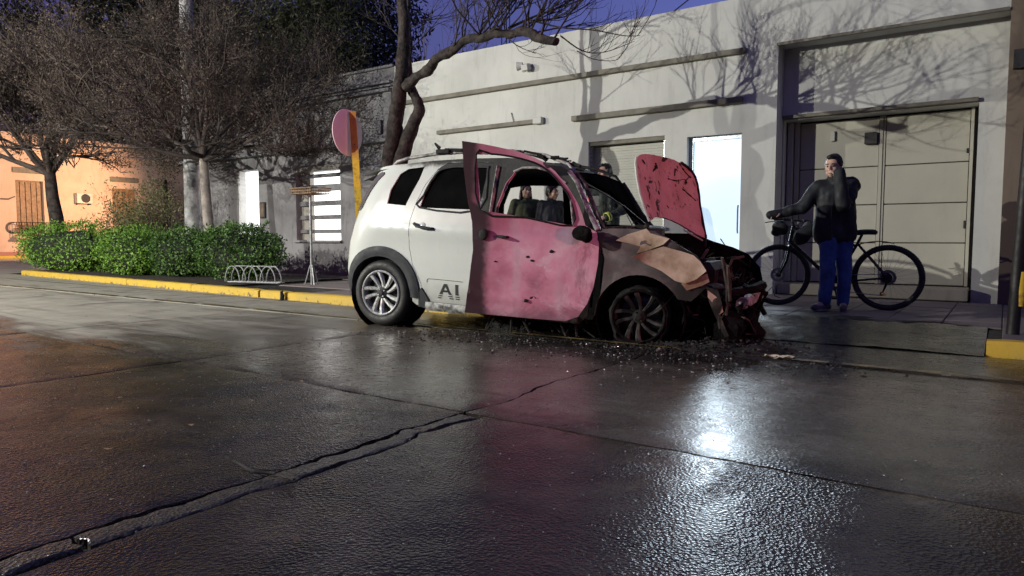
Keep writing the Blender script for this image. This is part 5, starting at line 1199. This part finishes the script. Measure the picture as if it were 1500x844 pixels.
MB().tube([htT, hs+Vector((0,0,.01)), hs-Vector((.05,0,0))], .016, 8).tube([gL, hs-Vector((.05,0,0))+hbv*.05, hs-Vector((.05,0,0))-hbv*.05, gR], .0135, 8).build("handlebar", M_bike, bk, smooth=50)
for g_, s in ((gL, -1), (gR, 1)):
    MB().tube([g_, g_+hbv*.12*s], .018, 10).build("grip", M_tyre, bk, smooth=50); MB().tube([g_+hbv*.14*s, g_+hbv*.13*s+Vector((-.05,0,-.03)), g_+hbv*.03*s+Vector((-.07,0,-.05))], .006, 6).build("brake_lever", M_spoke, bk, smooth=50)
MB().tube([sc, st_+Vector((.005,0,.01))], .0145, 8).build("seat_post", M_bike, bk, smooth=50)
sd0 = bl(BY(1266, 341))
def sadf(u, v): x = -.13+.26*v; w = float(np.interp(v, [0,.06,.4,.75,.95,1], [.005,.02,.03,.07,.06,.01])); a = u*6.283; return sd0 + Vector((x, w*math.cos(a), min(.03, w*1.2)*math.sin(a)+.012*math.sin(v*3)-.01*(1-v)))
MB().grid(sadf, 14, 12, closed=True).build("saddle", M_tyre, bk, smooth=60)
mg = [bl(BY(x, y)) for x, y in ((1252,362),(1262,357),(1280,354),(1295,354),(1310,357))]
MB().tube(catmull(mg, 4, False), .026, 6, flat=.25).build("mudguard", M_bike, bk, smooth=50)
ck = MB().lathe([(.05,-.05),(.085,-.05),(.085,-.046),(.05,-.046),(.05,-.05)], bb_, (0,1,0), 28)
for k in range(5): a = k*1.257; ck.tube([bb_+Vector((0,-.048,0)), bb_+Vector((.06*math.cos(a),-.048,.06*math.sin(a)))], .008, 5)
ck.tube([bb_+Vector((0,-.06,0)), bb_+Vector((.05,-.075,-.165))], .011, 6).tube([bb_+Vector((0,.06,0)), bb_+Vector((-.05,.075,.165))], .011, 6); ck.build("crank", M_bike, bk, smooth=40)
for q in (bb_+Vector((.05,-.12,-.165)), bb_+Vector((-.05,.12,.165))): MB().bbox(tuple(q-Vector((.045,.04,.012))), tuple(q+Vector((.045,.04,.012))), .006).build("pedal", M_bike, bk)
de = bl(BY(1293, 430)); MB().tube([RH+Vector((0,-.055,-.02)), (RH+de)/2+Vector((.012,-.06,0)), de+Vector((0,-.06,0))], [.014,.012,.008], 7).lathe([(0,-.004),(.022,-.004),(.022,.004),(0,.004)], de+Vector((0,-.06,0)), (0,1,0), 14).build("derailleur", M_black, bk, smooth=40)
MB().tube([bb_+Vector((0,-.05,.085)), RH+Vector((0,-.05,.04))], .004, 4).tube([bb_+Vector((0,-.05,-.085)), de+Vector((0,-.06,-.02))], .004, 4).build("chain", M_spoke, bk)
rf_ = bl(BY(1293, 431, YB-.1)); MB().bbox(tuple(rf_-Vector((.012,.01,.012))), tuple(rf_+Vector((.03,.01,.012))), .004).build("reflector", pm("amber_reflector", (.55,.22,.05), .2, 9, .3), bk)
M_bag = pm("black_bag_cloth", (.014,.016,.018), .3, 12, .8, .5, 60, .004)
bgp = bl(BY(1143, 334, YB-.12)); bg_ = blob([('e', bgp, (.10,.07,.075), Matrix.Rotation(.5, 3, 'Y')), ('e', bgp+Vector((-.05,0,-.05)), (.05,.05,.05))], .012, 4, .01, 14)
putm("handlebar_bag", bg_, M_bag, bk)
bp2 = bl(BY(1177, 342, YB-.08)); putm("frame_bag", blob([('c', bp2+Vector((-.02,-.03,-.05)), bp2+Vector((.06,.03,.06)), .085, .08)], .012, 4, .012, 14), M_bag, bk)
cbl = MB()
for k in range(5): a0 = hs+Vector((-.05,0,.02)); cbl.tube(catmull([a0, a0+Vector((-.02-.02*k,-.1,-.02)), a0+Vector((.02+.03*k,-.12,-.15)), htB+Vector((.05,-.03,.02))], 5, False), .0035, 5)
lo_ = bl(BY(1163, 344, YB-.13)); cbl.tube([lo_+Vector((.085*math.cos(a), 0, .11*math.sin(a))) for a in [i/20*6.283 for i in range(21)]], .007, 6); cbl.build("brake_cable", M_bike, bk, smooth=50)
# ================================================================== PEOPLE
M_skin = pm("skin", (.52,.32,.24), .12, 12, .5, .1, 80, .002); M_skin2 = pm("tan_skin", (.30,.17,.12), .12, 12, .5, .1, 80, .002)
M_hair = pm("dark_hair", (.012,.009,.008), .4, 30, .5, .5, 60, .006); M_eye = pm("dark_eye", (.015,.012,.012), .2, 9, .2, 0); M_lip = pm("lip", (.30,.12,.10), .1, 9, .5, 0)
M_jack = pm("black_jacket_cloth", (.008,.010,.013), .35, 6, .72, .4, 70, .003, c2=(.018,.021,.026)); M_blue = pm("blue_trouser_cloth", (.035,.075,.25), .25, 6, .85, .4, 90, .003, c2=(.07,.13,.36))
M_shoe = pm("grey_trainer", (.10,.095,.09), .3, 12, .7, .3); M_sole = pm("pale_sole", (.24,.22,.20), .2, 12, .7, .3); M_green = pm("olive_green_jacket", (.07,.085,.04), .25, 5, .8, .5, 60, .004, c2=(.12,.14,.07))
M_navy = pm("dark_navy_jacket", (.010,.011,.018), .3, 6, .75, .4, 60, .003); M_jean = pm("dark_jeans", (.02,.025,.04), .3, 8, .8, .4, 90, .002); M_fire = pm("dark_fire_coat", (.025,.032,.026), .35, 6, .75, .5, 50, .004); M_hiviz = pm("yellow_reflective_band", (.55,.62,.10), .15, 14, .4, .1)
M_red = pm("red_patch", (.6,.05,.04), .2, 9, .5, 0); M_grey2 = pm("grey_collar_cloth", (.16,.17,.17), .2, 9, .8, .3)
V = Vector
def head_parts(c, M, s=1.0):
    P = lambda x, y, z: c + M @ V((x*s, y*s, z*s))
    E = lambda x, y, z, a, b, d: ('e', P(x,y,z), (a*s, b*s, d*s), M)
    L = [E(0,.014,.028,.077,.094,.092), E(0,-.020,-.030,.063,.072,.088), E(0,-.056,-.092,.028,.026,.024), E(0,-.074,.024,.052,.020,.013), E(0,-.086,-.064,.026,.012,.012), E(0,-.080,-.082,.022,.012,.010)]
    L += [E(sg*.036,-.062,-.026,.026,.024,.026) for sg in (-1,1)] + [E(sg*.078,.012,-.010,.010,.022,.032) for sg in (-1,1)] + [E(sg*.045,-.02,-.07,.026,.035,.03) for sg in (-1,1)]
    L.append(('c', P(0,-.088,.014), P(0,-.112,-.026), .010*s, .015*s)); return L, P
def hand(w, d, n, s=1.0, curl=.5, thumb=1):
    d = V(d).normalized(); n = V(n); n = (n - d*n.dot(d)).normalized(); q = d.cross(n)*thumb; L = []
    M = Matrix((q, d, n)).transposed(); L.append(('e', w+d*.045*s, (.040*s,.052*s,.018*s), M)); L.append(('c', w-d*.02*s, w+d*.02*s, .027*s, .028*s))
    for k, (o, ln) in enumerate(((.030,.072),(.010,.080),(-.011,.075),(-.030,.058))):
        p = w + d*.085*s + q*o*s; dd = d; 
        for j, f in enumerate((.45,.32,.23)):
            a = curl*(.5+.5*j)*(1+.1*k); dd = (d*math.cos(a) + n*math.sin(a)).normalized(); p2 = p + dd*ln*f*s; L.append(('c', p, p2, .0098*s-.0008*j, .0092*s-.0008*j)); p = p2
    t0 = w + d*.025*s + q*.034*s; t1 = t0 + (d*.6+q*.6+n*.35).normalized()*.042*s; t2 = t1 + (d*.85+q*.15+n*.5).normalized()*.032*s
    L += [('c', t0, t1, .014*s, .0115*s), ('c', t1, t2, .0115*s, .0095*s)]; return L
def face_bits(root, P, M, s, skin):
    for sg in (-1, 1):
        MB().ell(P(sg*.030,-.080,.004), (.0125*s,.008*s,.0075*s), 10, 6, M=M).build("eye", M_eye, root, smooth=60)
        MB().tube([P(sg*.014,-.093,.026), P(sg*.03,-.094,.032), P(sg*.05,-.082,.026)], [.004*s,.005*s,.003*s], 6).build("eyebrow", M_hair, root, smooth=60)
    MB().tube([P(-.022,-.094,-.066), P(0,-.099,-.063), P(.022,-.094,-.066)], [.002,.0045,.002], 6).build("mouth", M_lip, root, smooth=60)
def person(label, loc, rz, J, jacket, trousers, hair, skin, voxel=.010, hs=1.0, extra=None, hm=None, hands=True):
    """J: joints in metres in the figure's own frame (x right, y away, z up), facing -y"""
    root = thing("person", label, "person", loc, rz); M = hm or Matrix.Identity(3); H = V(J['head'])
    L, P = head_parts(H, M, hs)
    nb = V(J['neck']); L.append(('c', nb, H + M @ V((0,.01,-.06)), .058, .052)); ch, pe = V(J['chest']), V(J['pelvis'])
    L += [('c', pe, ch, .10, .11), ('c', ch + V((-.09,0,.06)), ch + V((.09,0,.06)), .075, .075), ('c', ch, nb, .10, .06)]
    for s in 'LR':
        sh, el, wr = V(J['sh'+s]), V(J['el'+s]), V(J['wr'+s]); L += [('c', nb, sh, .055, .055), ('c', sh, el, .052, .040), ('c', el, wr, .040, .027)]
        hp, kn, an = V(J['hip'+s]), V(J['kn'+s]), V(J['an'+s]); L += [('c', pe, hp, .11, .09), ('c', hp, kn, .085, .055), ('c', kn, an, .055, .036), ('c', an, an + V(J.get('toe'+s, (0,-.14,-.05))), .036, .03)]
        if hands: hd = J['hand'+s]; L += hand(wr, hd[0], hd[1], .95, hd[2], 1 if s == 'L' else -1)
    putm("body", blob(L, voxel, 3), skin, root); face_bits(root, P, M, hs, skin)
    putm("jacket", blob(jacket(J), .012, 3, .016, 8), J['mj'], root); putm("trousers", blob(trousers(J), .012, 3, .013, 9), J['mt'], root)
    for s in 'LR':
        an = V(J['an'+s]); t = V(J.get('toe'+s, (0,-.14,-.05))); f = V((t.x, t.y, 0)).normalized(); a0 = V((an.x, an.y, 0))
        sh = blob([('c', a0 - f*.04 + V((0,0,.045)), a0 + f*.15 + V((0,0,.038)), .043, .036), ('c', a0+V((0,0,.05)), a0+V((0,0,.10)), .046, .044)], .009, 3)
        for v in sh.vertices: v.co.z = max(v.co.z, .012)
        o = putm("shoe", sh, M_shoe, root)
        so = MB().prism([tuple((a0 + f*(.045+.105*math.cos(i/14*6.283)+.01) + V((-f.y,f.x,0))*.040*math.sin(i/14*6.283)).xy) for i in range(14)], lambda a, b, h: V((a, b, .001+h)), .022); so.build("sole", M_sole, o, smooth=40)
    putm("hair", blob(hair(P), .010, 2, .004, 30), M_hair, root)
    if extra: extra(root, J, P, M)
    return root
def std(dx=0, h=1.0, **kw):
    J = dict(head=(0,-.03,1.56), neck=(0,0,1.40), chest=(0,0,1.22), pelvis=(0,0,.92), shL=(-.17,0,1.36), shR=(.17,0,1.36), elL=(-.23,.02,1.08), elR=(.23,.02,1.08), wrL=(-.22,-.06,.84), wrR=(.22,-.06,.84),
             hipL=(-.09,0,.88), hipR=(.09,0,.88), knL=(-.10,-.02,.48), knR=(.10,-.02,.48), anL=(-.10,.02,.08), anR=(.10,.02,.08), handL=((0,-.1,-1),(1,0,0),.4), handR=((0,-.1,-1),(-1,0,0),.4))
    J.update(kw); 
    for k, v in list(J.items()):
        if isinstance(v, tuple) and len(v) == 3 and not k.startswith('hand') and not k.startswith('toe'): J[k] = tuple(q*h for q in v)
    return J
def jk(J, hem=.80, fat=1.0):
    pe, ch, nb = V(J['pelvis']), V(J['chest']), V(J['neck']); dn = V((pe.x, pe.y, hem)); L = [('c', dn, ch, .165*fat, .165*fat, .78), ('c', ch, nb-V((0,0,.03)), .15*fat, .085)]
    for sx in (-.075, .075): L.append(('c', dn + V((sx,0,0)), ch + V((sx,0,.03)), .135*fat, .13*fat))
    for s in 'LR':
        sh, el, wr = V(J['sh'+s]), V(J['el'+s]), V(J['wr'+s]); L += [('c', nb-V((0,0,.05)), sh, .085, .082*fat), ('c', sh, el, .080*fat, .066*fat), ('c', el, wr, .068*fat, .050*fat)]
    L.append(('c', nb-V((0,0,.02)), nb+V((0,.005,.035)), .078, .075)); return L
def tr_(J):
    pe = V(J['pelvis']); L = [('c', pe+V((-.05,0,0)), pe+V((.05,0,0)), .115, .115)]
    for s in 'LR': hp, kn, an = V(J['hip'+s]), V(J['kn'+s]), V(J['an'+s]); L += [('c', hp, kn, .100, .076), ('c', kn, an+V((0,0,.02)), .076, .066)]
    return L
def hair_short(P): return [('e', P(0,.028,.046), (.083,.092,.086)), ('e', P(0,.065,.0), (.072,.05,.075)), ('e', P(.0,-.045,.098), (.055,.04,.026))] + [('e', P(s*.072,.02,.02), (.014,.045,.045)) for s in (-1,1)]
def hair_long(P): return [('e', P(0,.028,.045), (.086,.096,.088)), ('e', P(0,.08,-.08), (.088,.045,.16))] + [('c', P(s*.072,.01,.05), P(s*.092,.02,-.2), .022, .03) for s in (-1,1)] + [('c', P(s*.01,-.05,.10), P(s*.066,-.035,.03), .02, .018) for s in (-1,1)]

# ---- the man with the bicycle: frame aligned with the camera's right, in metres about his feet
mf = GZ(1226, 454, .1); mf.y -= .12; k_ = 1/FOC*((mf - CAM).dot(_fw))
def MP(x, y, d=0): return ((x-1226)*k_, d, (455-y)*k_)
J = dict(head=MP(1214, 246, -.05), neck=MP(1221, 268, .0), chest=MP(1222, 295, .0), pelvis=MP(1223, 343, .02), shL=MP(1200, 276, .03), shR=MP(1245, 270, .0), elL=MP(1176, 305, .05), wrL=MP(1151, 312, .12),
    elR=MP(1220,304,-.20), wrR=MP(1212,267,-.20), hipL=MP(1212, 345, .0), hipR=MP(1236, 345, .02), knL=MP(1212, 395, -.03), knR=MP(1238, 395, -.0), anL=MP(1212, 444, .02), anR=MP(1238, 445, .0),
    toeL=(-.14,-.06,-.04), toeR=(-.06,-.13,-.04), handL=((-1,.1,-.15),(.2,0,-1),.9), handR=((-.25,.35,1),(-.2,.6,0),1.0), mj=M_jack, mt=M_blue)
def man_j(J):
    L = []; hem = V(MP(1222, 345, .02)); ch, nb = V(J['chest']), V(J['neck'])
    for sx in (-.10, 0, .11): L.append(('c', hem+V((sx,0,0)), ch+V((sx*.8,0,.02)), .122, .118))
    L += [('c', V(MP(1240,340,.02)), V(MP(1240,276,.02)), .085, .088), ('c', V(MP(1207,282,.0)), V(MP(1239,276,0)), .10, .095), ('c', V(MP(1226,269,.02)), V(MP(1246,269,.02)), .075, .07), ('c', V(MP(1246,274,.0)), V(MP(1234,292,-.14)), .066, .066)]
    L += [('c', ch+V((-.07,0,.05)), ch+V((.12,0,.12)), .12, .115), ('c', nb+V((-.02,0,-.05)), V(J['shR'])+V((.005,0,-.03)), .09, .085), ('c', nb-V((0,0,.04)), V(J['shL']), .085, .085)]
    L += [('c', V(J['shL']), V(J['elL']), .085, .068), ('c', V(J['elL']), V(J['wrL'])+V((-.0,0,0)), .066, .050), ('c', V(J['shR']), V(J['elR']), .078, .066), ('c', V(J['elR']), V(J['wrR'])+V((.01,-.01,.075)), .066, .058)]
    L += [('c', nb+V((-.035,-.03,-.01)), nb+V((-.055,-.02,.045)), .06, .045), ('c', nb+V((.05,.03,0)), nb+V((.06,.045,.04)), .05, .04)]
    return L
def man_x(root, J, P, M):
    putm("cuff", blob([('c', V(J['wrL'])+V((.01,0,.0)), V(J['wrL'])+V((-.115,.02,-.02)), .054, .048)], .011, 3, .005, 20), M_jack, root)
    zf = MB().tube([V(MP(1209, 300, -.135)), V(MP(1207, 325, -.145)), V(MP(1210, 352, -.13))], .005, 5); zf.build("zip", M_black, root)
HM = Matrix.Rotation(R(-44), 3, 'Z') @ Matrix.Rotation(R(8), 3, 'X')
person("man in black jacket and blue trousers covering his nose with a sleeve", tuple(mf), YAW, J, man_j, tr_, hair_short, M_skin, .009, .98, man_x, HM)

# ---- onlookers behind the car
def place(px_, yt, z_): r_ = ray(px_, yt); t_ = (z_-CAMH)/r_.z; q_ = CAM + r_*t_; return (q_.x, q_.y, .1)
p = place(770, 272, 1.70); J = std(h=.97, mj=M_green, mt=M_jean, wrL=(-.10,-.22,1.02), elL=(-.27,.0,1.08), wrR=(.10,-.24,1.00), elR=(.27,.0,1.06), handL=((1,-.2,-.1),(0,1,0),.5), handR=((-1,-.2,-.1),(0,1,0),.5))
person("woman with long dark hair in olive jacket seen through the car window", p, YAW+.25, J, jk, tr_, hair_long, M_skin, .011, .97, None, Matrix.Rotation(R(6), 3, 'Z'))
p = place(808, 275, 1.66); J = std(h=.95, mj=M_navy, mt=M_jean)
person("person in dark navy jacket beside the woman, seen through the car", p, YAW+.5, J, jk, tr_, hair_short, M_skin2, .011, .95, None, Matrix.Rotation(R(20), 3, 'Z'))
p = place(887, 243, 1.88)
J = std(h=1.08, mj=M_fire, mt=M_fire, elL=(-.26,-.04,1.08), wrL=(-.16,-.26,1.02), elR=(.26,.0,1.08), wrR=(.12,-.26,.98), handL=((.5,-.8,-.2),(.4,.3,-.8),.8), handR=((-.5,-.8,-.2),(-.4,.3,-.8),.8))
def fire_x(root, J, P, M):
    for s in 'LR':
        el, wr = V(J['el'+s]), V(J['wr'+s]); d = (wr-el).normalized(); c = wr - d*.05
        MB().lathe([(.058,0),(.066,.002),(.066,.055),(.058,.057)], c, d, 18).build("reflective_band", M_hiviz, root, smooth=40)
    c = V(J['pelvis']) + V((0,0,.0)); nb = V(J['neck'])
    putm("collar", blob([('c', nb+V((-.07,.02,.0)), nb+V((.07,.02,.0)), .06, .06), ('c', nb+V((0,.05,.02)), nb+V((0,.06,.05)), .06, .05)], .012, 3), M_grey2, root)
    MB().bbox((-.20,-.175,1.27), (-.17,-.14,1.40), .006).build("radio", M_red, root)
    MB().bbox((-.15,-.165,1.20), (-.02,-.13,1.38), .02).build("chest_pouch", M_black, root)
person("firefighter in dark coat with yellow reflective cuffs behind the windscreen", p, YAW-.5, J, jk, tr_, hair_short, M_skin, .011, 1.0, fire_x, Matrix.Rotation(R(-28), 3, 'Z'))

# ================================================================== DEBRIS
rd_ = random.Random(77); db = MB(); d2_ = MB(); gl = MB()
M_glass = pm("glass_crumbs", (.25,.27,.26), .2, 40, .12, 0, spec=.7)
def chunk(mb, c, s, rg):
    M = Matrix.Translation(c) @ Matrix.Rotation(rg.uniform(0, 6.28), 4, 'Z') @ Matrix.Rotation(rg.uniform(-.5,.5), 4, 'X')
    vs = [M @ V((rg.uniform(.5,1)*x*s, rg.uniform(.4,1)*y*s, rg.uniform(.3,1)*z*s*.6)) for x, y, z in ((-1,-1,-1),(1,-1,-1),(1,1,-1),(-1,1,-1),(-1,-1,1),(1,-1,1),(1,1,1),(-1,1,1))]
    mb.add(vs, [(0,3,2,1),(4,5,6,7),(0,1,5,4),(1,2,6,5),(2,3,7,6),(3,0,4,7)])
for k in range(2300):
    if k % 3 == 0: X, Y = rd_.gauss(-1.95,.36), rd_.gauss(5.42,.28)
    else: t = rd_.uniform(0, 1); X, Y = -4.4 + 3.6*t + rd_.gauss(0,.2), 4.70 + .35*t + rd_.gauss(0,.28)
    if Y < 4.1 or (X < -5.2): continue
    s = rd_.choice((.004,.006,.007,.009,.011,.013,.016)) * (1.0 if k % 3 == 0 else .6)
    if k % 3 == 0: hgt = max(0, .09*math.exp(-((X+1.75)/.5)**2-((Y-5.5)/.4)**2))*rd_.random()
    else: hgt = 0
    chunk(db if k % 5 else d2_, V((X, Y, s*.3 + hgt)), s, rd_)
db.build("burnt_debris", M_soot, kind='stuff'); d2_.build("ash_debris", M_ash, kind='stuff')
for k in range(260):
    X, Y = rd_.uniform(-5.0,-1.0), rd_.gauss(4.55,.35); chunk(gl, V((X, Y, .008)), rd_.choice((.004,.006,.009)), rd_)
for k in range(900):
    X, Y = rd_.uniform(-6,.4), rd_.uniform(.9, 3.2); chunk(gl, V((X, Y, .004)), rd_.choice((.0018,.0025,.0035)), rd_)
lit = MB(); lit2 = MB()
for k in range(170):
    X, Y = rd_.uniform(-9,.6), rd_.uniform(.8, 6.0); (lit if k % 3 else lit2).add([V((X+rd_.uniform(-.02,.02), Y+rd_.uniform(-.02,.02), .008+rd_.uniform(0,.008))) for _ in range(4)], [(0,1,2),(0,2,3)])
lit.build("leaf_litter", M_dleaf, kind='stuff'); lit2.build("pale_litter", M_bask, kind='stuff')
gl.build("glass_crumbs", M_glass, kind='stuff')
heap = MB().grid(lambda u, v: V((-2.5 + 1.5*u, 5.02 + .9*v, -.012 + max(0, math.sin(u*3.14)*math.sin(v*3.14))**.8*(.045+.06*nz(u*7, v*7)+.03*nz(u*19, v*19)))), 60, 36)
heap.build("debris_heap", M_soot, kind='stuff', smooth=25)
hang = MB()
for k in range(26):
    X = rd_.uniform(-3.9, -2.8); p0 = V((X, 4.88+.16*(X+4.97)+rd_.uniform(.15,.5), .24)); hang.tube([p0, p0+V((rd_.uniform(-.1,.1), -.05, -.12)), V((p0.x+rd_.uniform(-.15,.2), p0.y-.1, .02))], rd_.uniform(.004,.012), 5)
hang.build("underbody_scraps", M_soot, kind='stuff', smooth=50)
q0 = GZ(915, 495 - 0, 0)
sc_ = thing("crumpled_foil", "pale crumpled sheet of metal under the front edge of the pink door", "scrap", tuple(GZ(842, 482)))
MB().grid(lambda u, v: V((-.12+.26*u, -.05+.12*v, .03+.07*v+.05*nz(u*6, v*6)+.025*nz(u*15, v*15))), 14, 10).build("sheet", M_silver, sc_, smooth=20)
sp_ = thing("pale_scrap", "small pale scrap lying in front of the burnt bumper", "scrap", tuple(GZ(1141, 526)))
MB().grid(lambda u, v: V((-.10+.2*u, -.03+.07*v, .012+.03*nz(u*4, v*4)+.012*u)), 10, 6).build("scrap", pm("pale_plastic", (.55,.48,.36), .2, 9, .5), sp_, smooth=30)
tg = thing("fallen_twig", "dark broken twig lying across the cracked road joint", "twig", tuple(GZ(360, 690)))
tb0 = GZ(360, 690); tp = [GZ(x, y) - tb0 + V((0,0,z)) for x, y, z in ((329,680,.03),(345,684,.022),(370,694,.012),(400,698,.010),(430,706,.008))]
MB().tube(catmull(tp, 4, False), [.008]*3+[.006]*8+[.004]*6, 6).tube([tp[2], tp[2]+V((.10,.05,.01)), tp[2]+V((.17,.06,.004))], [.004,.003,.002], 5).build("stem", M_bark, tg, smooth=50)
tg2 = thing("metal_hook", "small dark hooked scrap standing in the gutter against the yellow kerb", "scrap", tuple(GZ(413, 440)))
MB().tube([(0,0,0),(.01,0,.06),(-.02,.01,.12),(0,.02,.13)], [.03,.03,.02,.01], 7).build("scrap", M_soot, tg2, smooth=40)
